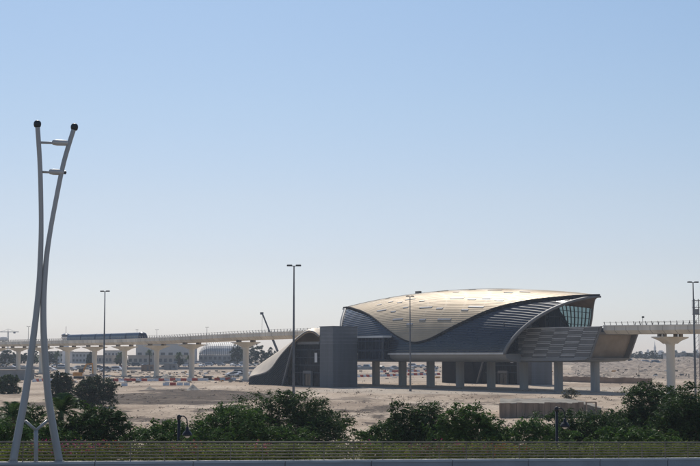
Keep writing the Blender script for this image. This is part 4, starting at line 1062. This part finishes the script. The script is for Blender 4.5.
Y = 900; b = at(65.5, 362, Y); ct = thing('control_tower', 'white control tower with antenna just behind the rear of the train', 'tower', (b.x, Y, ground(b.x, Y))); z1 = at(65, 334.5, Y).z - ct.location.z; za = at(65, 326.5, Y).z - ct.location.z
q = MB(); q.lathe((0, 0, 0), [(2.2, -1), (1.9, z1 - 3)], 12); q.build('shaft', M['white'], ct); q = MB(); q.lathe((0, 0, 0), [(1.9, z1 - 3.2), (2.9, z1 - 2.4), (3.1, z1 - 1.5)], 12); q.box(-2.2, 3, -1.5, 1.5, z1 - 5, z1 - 3.3); q.build('gallery', M['white'], ct); q = MB(); q.lathe((0, 0, 0), [(2.6, z1 - 1.5), (3.0, z1 - .4), (2.8, z1), (1, z1 + .6)], 12); q.build('cab', M['window'], ct); q = MB(); q.tube([(0, 0, z1), (0, 0, za)], .14, 5); q.build('antenna', M['mast'], ct)

# ------------------------------------------------------------------ distant buildings
def block(name, label, x0, x1, top, Y, m, depth=20, wins=(6, 2), cat='building', roof=None):
    a, b = at(x0, top, Y), at(x1, top, Y); gz = ground((a.x + b.x) / 2, Y); t = thing(name, label, cat, ((a.x + b.x) / 2, Y, gz)); W = (b.x - a.x) / 2; Hh = a.z - gz
    q = MB(); q.box(-W, W, 0, depth, -1, Hh); w = q.build('wall', M[m], t)
    q = MB(); q.box(-W - .3, W + .3, -.3, depth + .3, Hh + .003, Hh + .5); q.build('roof', M[roof or 'building_tan'], t)
    nx, nz = wins
    for i in range(nx):
        for j in range(nz):
            cx = -W + 2 * W * (i + .5) / nx; cz = Hh * (j + .6) / (nz + .2); ww = min(1.6, W / nx * .55); q = MB(); q.box(cx - ww, cx + ww, -.05, .1, cz - min(1, Hh / nz * .2), cz + min(1, Hh / nz * .2)); q.build('window', M['window'], w)
    return t
wh = block('warehouse', 'large pale grey warehouse with a row of windows beyond the viaduct', 136, 190, 344.5, 860, 'building', 40, (7, 1), 'warehouse', 'wall_grey')
block('warehouse_annex', 'low white annex with small windows before the pale warehouse', 128, 188, 356, 840, 'building_tan', 8, (12, 1), 'building')
block('low_building', 'white two storey building beyond the viaduct under the train', 72, 93, 352.5, 900, 'building', 14, (6, 2))
block('low_building', 'tan flat building just left of the train nose', 95, 112, 356, 880, 'building_tan', 14, (5, 1))
block('low_building', 'white building with a stepped top right of the mast by the train', 104, 122, 351, 940, 'building', 18, (5, 2))
block('low_building', 'pale low building at the left edge behind trees', -12, 16, 355, 950, 'building_tan', 18, (7, 1))
block('low_building', 'pale building between the leaning lamp and the control tower', 48, 68, 352, 960, 'building', 18, (5, 2))
block('low_building', 'grey green low building right of the far tree line', 669, 700, 353.5, 1150, 'wall_grey', 22, (8, 1))
block('low_building', 'pale long building under the right viaduct', 640, 664, 355.5, 1250, 'building', 22, (8, 1))
# ribbed barrel vaults
Y = 900; a, b = at(199, 350, Y), at(241, 350, Y); gz = ground((a.x + b.x) / 2, Y); vb = thing('vaulted_hall', 'long hall with pale ribbed barrel vault roof beyond the viaduct', 'building', (a.x, Y, gz)); W = b.x - a.x
z0 = at(200, 355, Y).z - gz; z1 = at(220, 342.5, Y).z - gz
q = MB(); q.box(0, W, 0, 26, -1, z0); q.build('wall', M['wall_grey'], vb); q = MB(); NR = 22
for k in range(NR):
    for part, mi, dz in ((.62, 0, .25), (1.0, 1, 0)):
        xa = W * k / NR if mi == 0 else W * (k + .62) / NR; xb = W * (k + part) / NR
        f = lambda x: 1 - .55 * (1 - min(1, x / (W * .3))) ** 2 if x < W * .3 else 1
        r = [[Vector((x, 13 - 13 * math.cos(t), z0 + (z1 - z0) * f(x) * math.sin(t) + dz)) for t in [math.pi * j / 12 for j in range(13)]] for x in (xa, xb)]; q.grid(r, mi)
q.build('vault_roof', [M['roof_rib'], M['roof_gap']], vb)
q = MB()
for k in range(9): q.box(W * (k + .2) / 9, W * (k + .75) / 9, -.06, .1, z0 * .45, z0 * .8)
q.build('windows', M['window'], vb)
# skyline on the right horizon
rnd = random.Random(8); SKYL = [(607, 351, 5), (641, 351, 4), (648, 349.5, 2.5), (655, 345.5, 2), (661, 350.5, 6), (676, 350, 3), (684, 351, 5), (697, 349.5, 3)]
hd = ['slim', 'broad', 'pale', 'stepped', 'low']
for k, (px, top, wd) in enumerate(SKYL):
    Y = 2600 + rnd.uniform(-250, 250); a = at(px, top, Y); gz = ground(a.x, Y); t = thing('distant_tower', f'hazy far tower, {ORD[k]} from the left on the right horizon', 'building', (a.x, Y, gz), 0, 'hazy towers on the right horizon'); W = wd * Y / 1403 / 2; Hh = a.z - gz
    q = MB(); q.box(-W, W, 0, W, -2, Hh * .9); q.box(-W * .6, W * .6, W * .1, W * .8, Hh * .9, Hh)
    if wd == 2: q.tube([(0, 2, Hh), (0, 2, Hh + 9)], [.8, .1], 6)
    q.build('wall', M['building'], t)

# distant trees
FT = [(-6, 16, 349), (8, 30, 352), (24, 40, 350), (40, 58, 351), (86, 94, 352), (112, 130, 354), (228, 246, 343), (240, 262, 341), (252, 270, 344), (262, 280, 347), (176, 184, 357)]
wh_ = ['at the left edge', 'right of the edge tree', 'left of the first leaning pole', 'right of the leaning poles', 'before the white two storey building', 'under the train front', 'left of the dense clump', 'the tallest of the dense clump', 'right in the dense clump', 'nearest the golden entrance roof', 'at the warehouse corner']
for k, (a, b, top) in enumerate(FT):
    tree_px('tree', 'distant dark tree beyond the viaduct, ' + wh_[k], 'tree', a, b, top, 760 + 17 * (k % 4), 'leaf_grey', 300 + k, 2400, .55, 'distant trees beyond the viaduct', base=.12, nl=9)
rnd = random.Random(55); x = 606; k = 0
while x < 704:
    w = rnd.uniform(7, 13); tree_px('tree', f'far hazy tree, {ORD[k]} from the left in the right horizon row', 'tree', x, x + w, rnd.uniform(350, 353), 1150 + rnd.uniform(-40, 80), 'leaf_grey', 400 + k, 1200, .75, 'far tree row on the right horizon', base=.1, nl=7); x += w * .72; k += 1
PT = [(149.5, 351, 'before the left end of the warehouse'), (179, 353, 'before the middle of the warehouse'), (57, 352, 'right of the leaning lamp poles'), (120, 353, 'left of the warehouse annex'), (40, 356, 'between the leaning lamp poles'), (189, 356, 'by the pier right of the warehouse')]
for k, (px, top, lb) in enumerate(PT):
    p = at(px, top, 700); gz = ground(p.x, 700); palm('distant date palm ' + lb, (p.x, 700, gz), p.z - gz - 1.2, 3.4, 60 + k, 34, 'distant date palms beyond the viaduct', .35)
# far highway sheet
q = MB(); q.grid([[Vector((x, yy, ground(x, yy) + .12)) for x in [-420 + 10 * k for k in range(46)]] for yy in (655, 660, 666, 672, 678)]); tag(q.build('far_road', M['asphalt']), kind='structure')
hw_ = thing('highway_barrier', 'long pale concrete barrier along the far road', 'barrier', (0, 0, 0))
q = MB(); q.grid([[Vector((x, 652 + dy, ground(x, 652) + z)) for x in [-420 + 10 * k for k in range(46)]] for dy, z in ((-.3, -.3), (-.2, 1.1), (.2, 1.1), (.3, -.3))]); q.build('barrier_wall', M['wall_grey'], hw_)

# ------------------------------------------------------------------ air
hz = MB(); hz.box(-4600, 4600, -160, 3300, -14, 60)
vm = bpy.data.materials.new('haze air'); vm.use_nodes = True; N, Lk = vm.node_tree.nodes, vm.node_tree.links; N.remove(N['Principled BSDF'])
pv = N.new('ShaderNodeVolumePrincipled'); pv.inputs['Color'].default_value = (.78, .87, 1.0, 1); pv.inputs['Density'].default_value = .00016; pv.inputs['Anisotropy'].default_value = .3
Lk.new(pv.outputs[0], N['Material Output'].inputs['Volume'])
tag(hz.build('haze', vm), kind='stuff')

# ------------------------------------------------------------------ light, sky, camera
SUN_EL, SUN = R(46), Vector((-.18, .984, 0)).normalized()
w = bpy.data.worlds.new('World'); sc.world = w; w.use_nodes = True; N, Lk = w.node_tree.nodes, w.node_tree.links
sk = N.new('ShaderNodeTexSky'); sk.sky_type = 'NISHITA'; sk.sun_disc = False; sk.sun_elevation = SUN_EL; sk.sun_rotation = math.atan2(SUN.x, SUN.y)
sk.air_density = 1.0; sk.dust_density = .5; sk.ozone_density = 1.5; sk.altitude = 0
tcw = N.new('ShaderNodeTexCoord'); sx_ = N.new('ShaderNodeSeparateXYZ'); Lk.new(tcw.outputs['Generated'], sx_.inputs[0])
rp = N.new('ShaderNodeValToRGB'); Lk.new(sx_.outputs[2], rp.inputs[0]); el = rp.color_ramp.elements
STOPS = [(0.0, (0.783, 0.814, 1.044)), (0.0242, (0.774, 0.809, 1.044)), (0.0704, (0.792, 0.766, 0.887)), (0.113, (0.84, 0.801, 0.857)), (0.177, (0.848, 0.856, 0.887)), (0.25, (0.84, 0.892, 0.931)), (0.6, (0.827, 0.883, 0.94))]
while len(el) < len(STOPS): el.new(.5)
for k, (p_, c_) in enumerate(STOPS): el[k].position = p_; el[k].color = (*c_, 1)
mx = N.new('ShaderNodeMix'); mx.data_type = 'RGBA'; mx.blend_type = 'MULTIPLY'; mx.inputs[0].default_value = 1
Lk.new(sk.outputs[0], mx.inputs[6]); Lk.new(rp.outputs[0], mx.inputs[7])
Lk.new(mx.outputs[2], N['Background'].inputs['Color']); N['Background'].inputs['Strength'].default_value = .1005
sl = bpy.data.lights.new('sun', 'SUN'); sl.energy = 3.7; sl.angle = R(.53); sl.color = (1, .94, .85)
so = bpy.data.objects.new('sun', sl); COL.objects.link(so)
sd = Vector((SUN.x * math.cos(SUN_EL), SUN.y * math.cos(SUN_EL), math.sin(SUN_EL))); so.rotation_euler = sd.to_track_quat('Z', 'Y').to_euler(); so.location = sd * 100
cd = bpy.data.cameras.new('camera'); cam = bpy.data.objects.new('camera', cd); COL.objects.link(cam); sc.camera = cam
cam.location = (0, 0, EZ); cam.rotation_euler = (math.pi / 2 + PITCH, 0, 0); cd.sensor_width = 36; cd.lens = 72; cd.clip_start = .5; cd.clip_end = 20000
vs = sc.view_settings; vs.view_transform = 'Standard'; vs.look = 'None'; vs.exposure = 0; vs.gamma = 1; vs.use_curve_mapping = False
sc.cycles.volume_bounces = 0; sc.cycles.max_bounces = 8; sc.cycles.transparent_max_bounces = 12
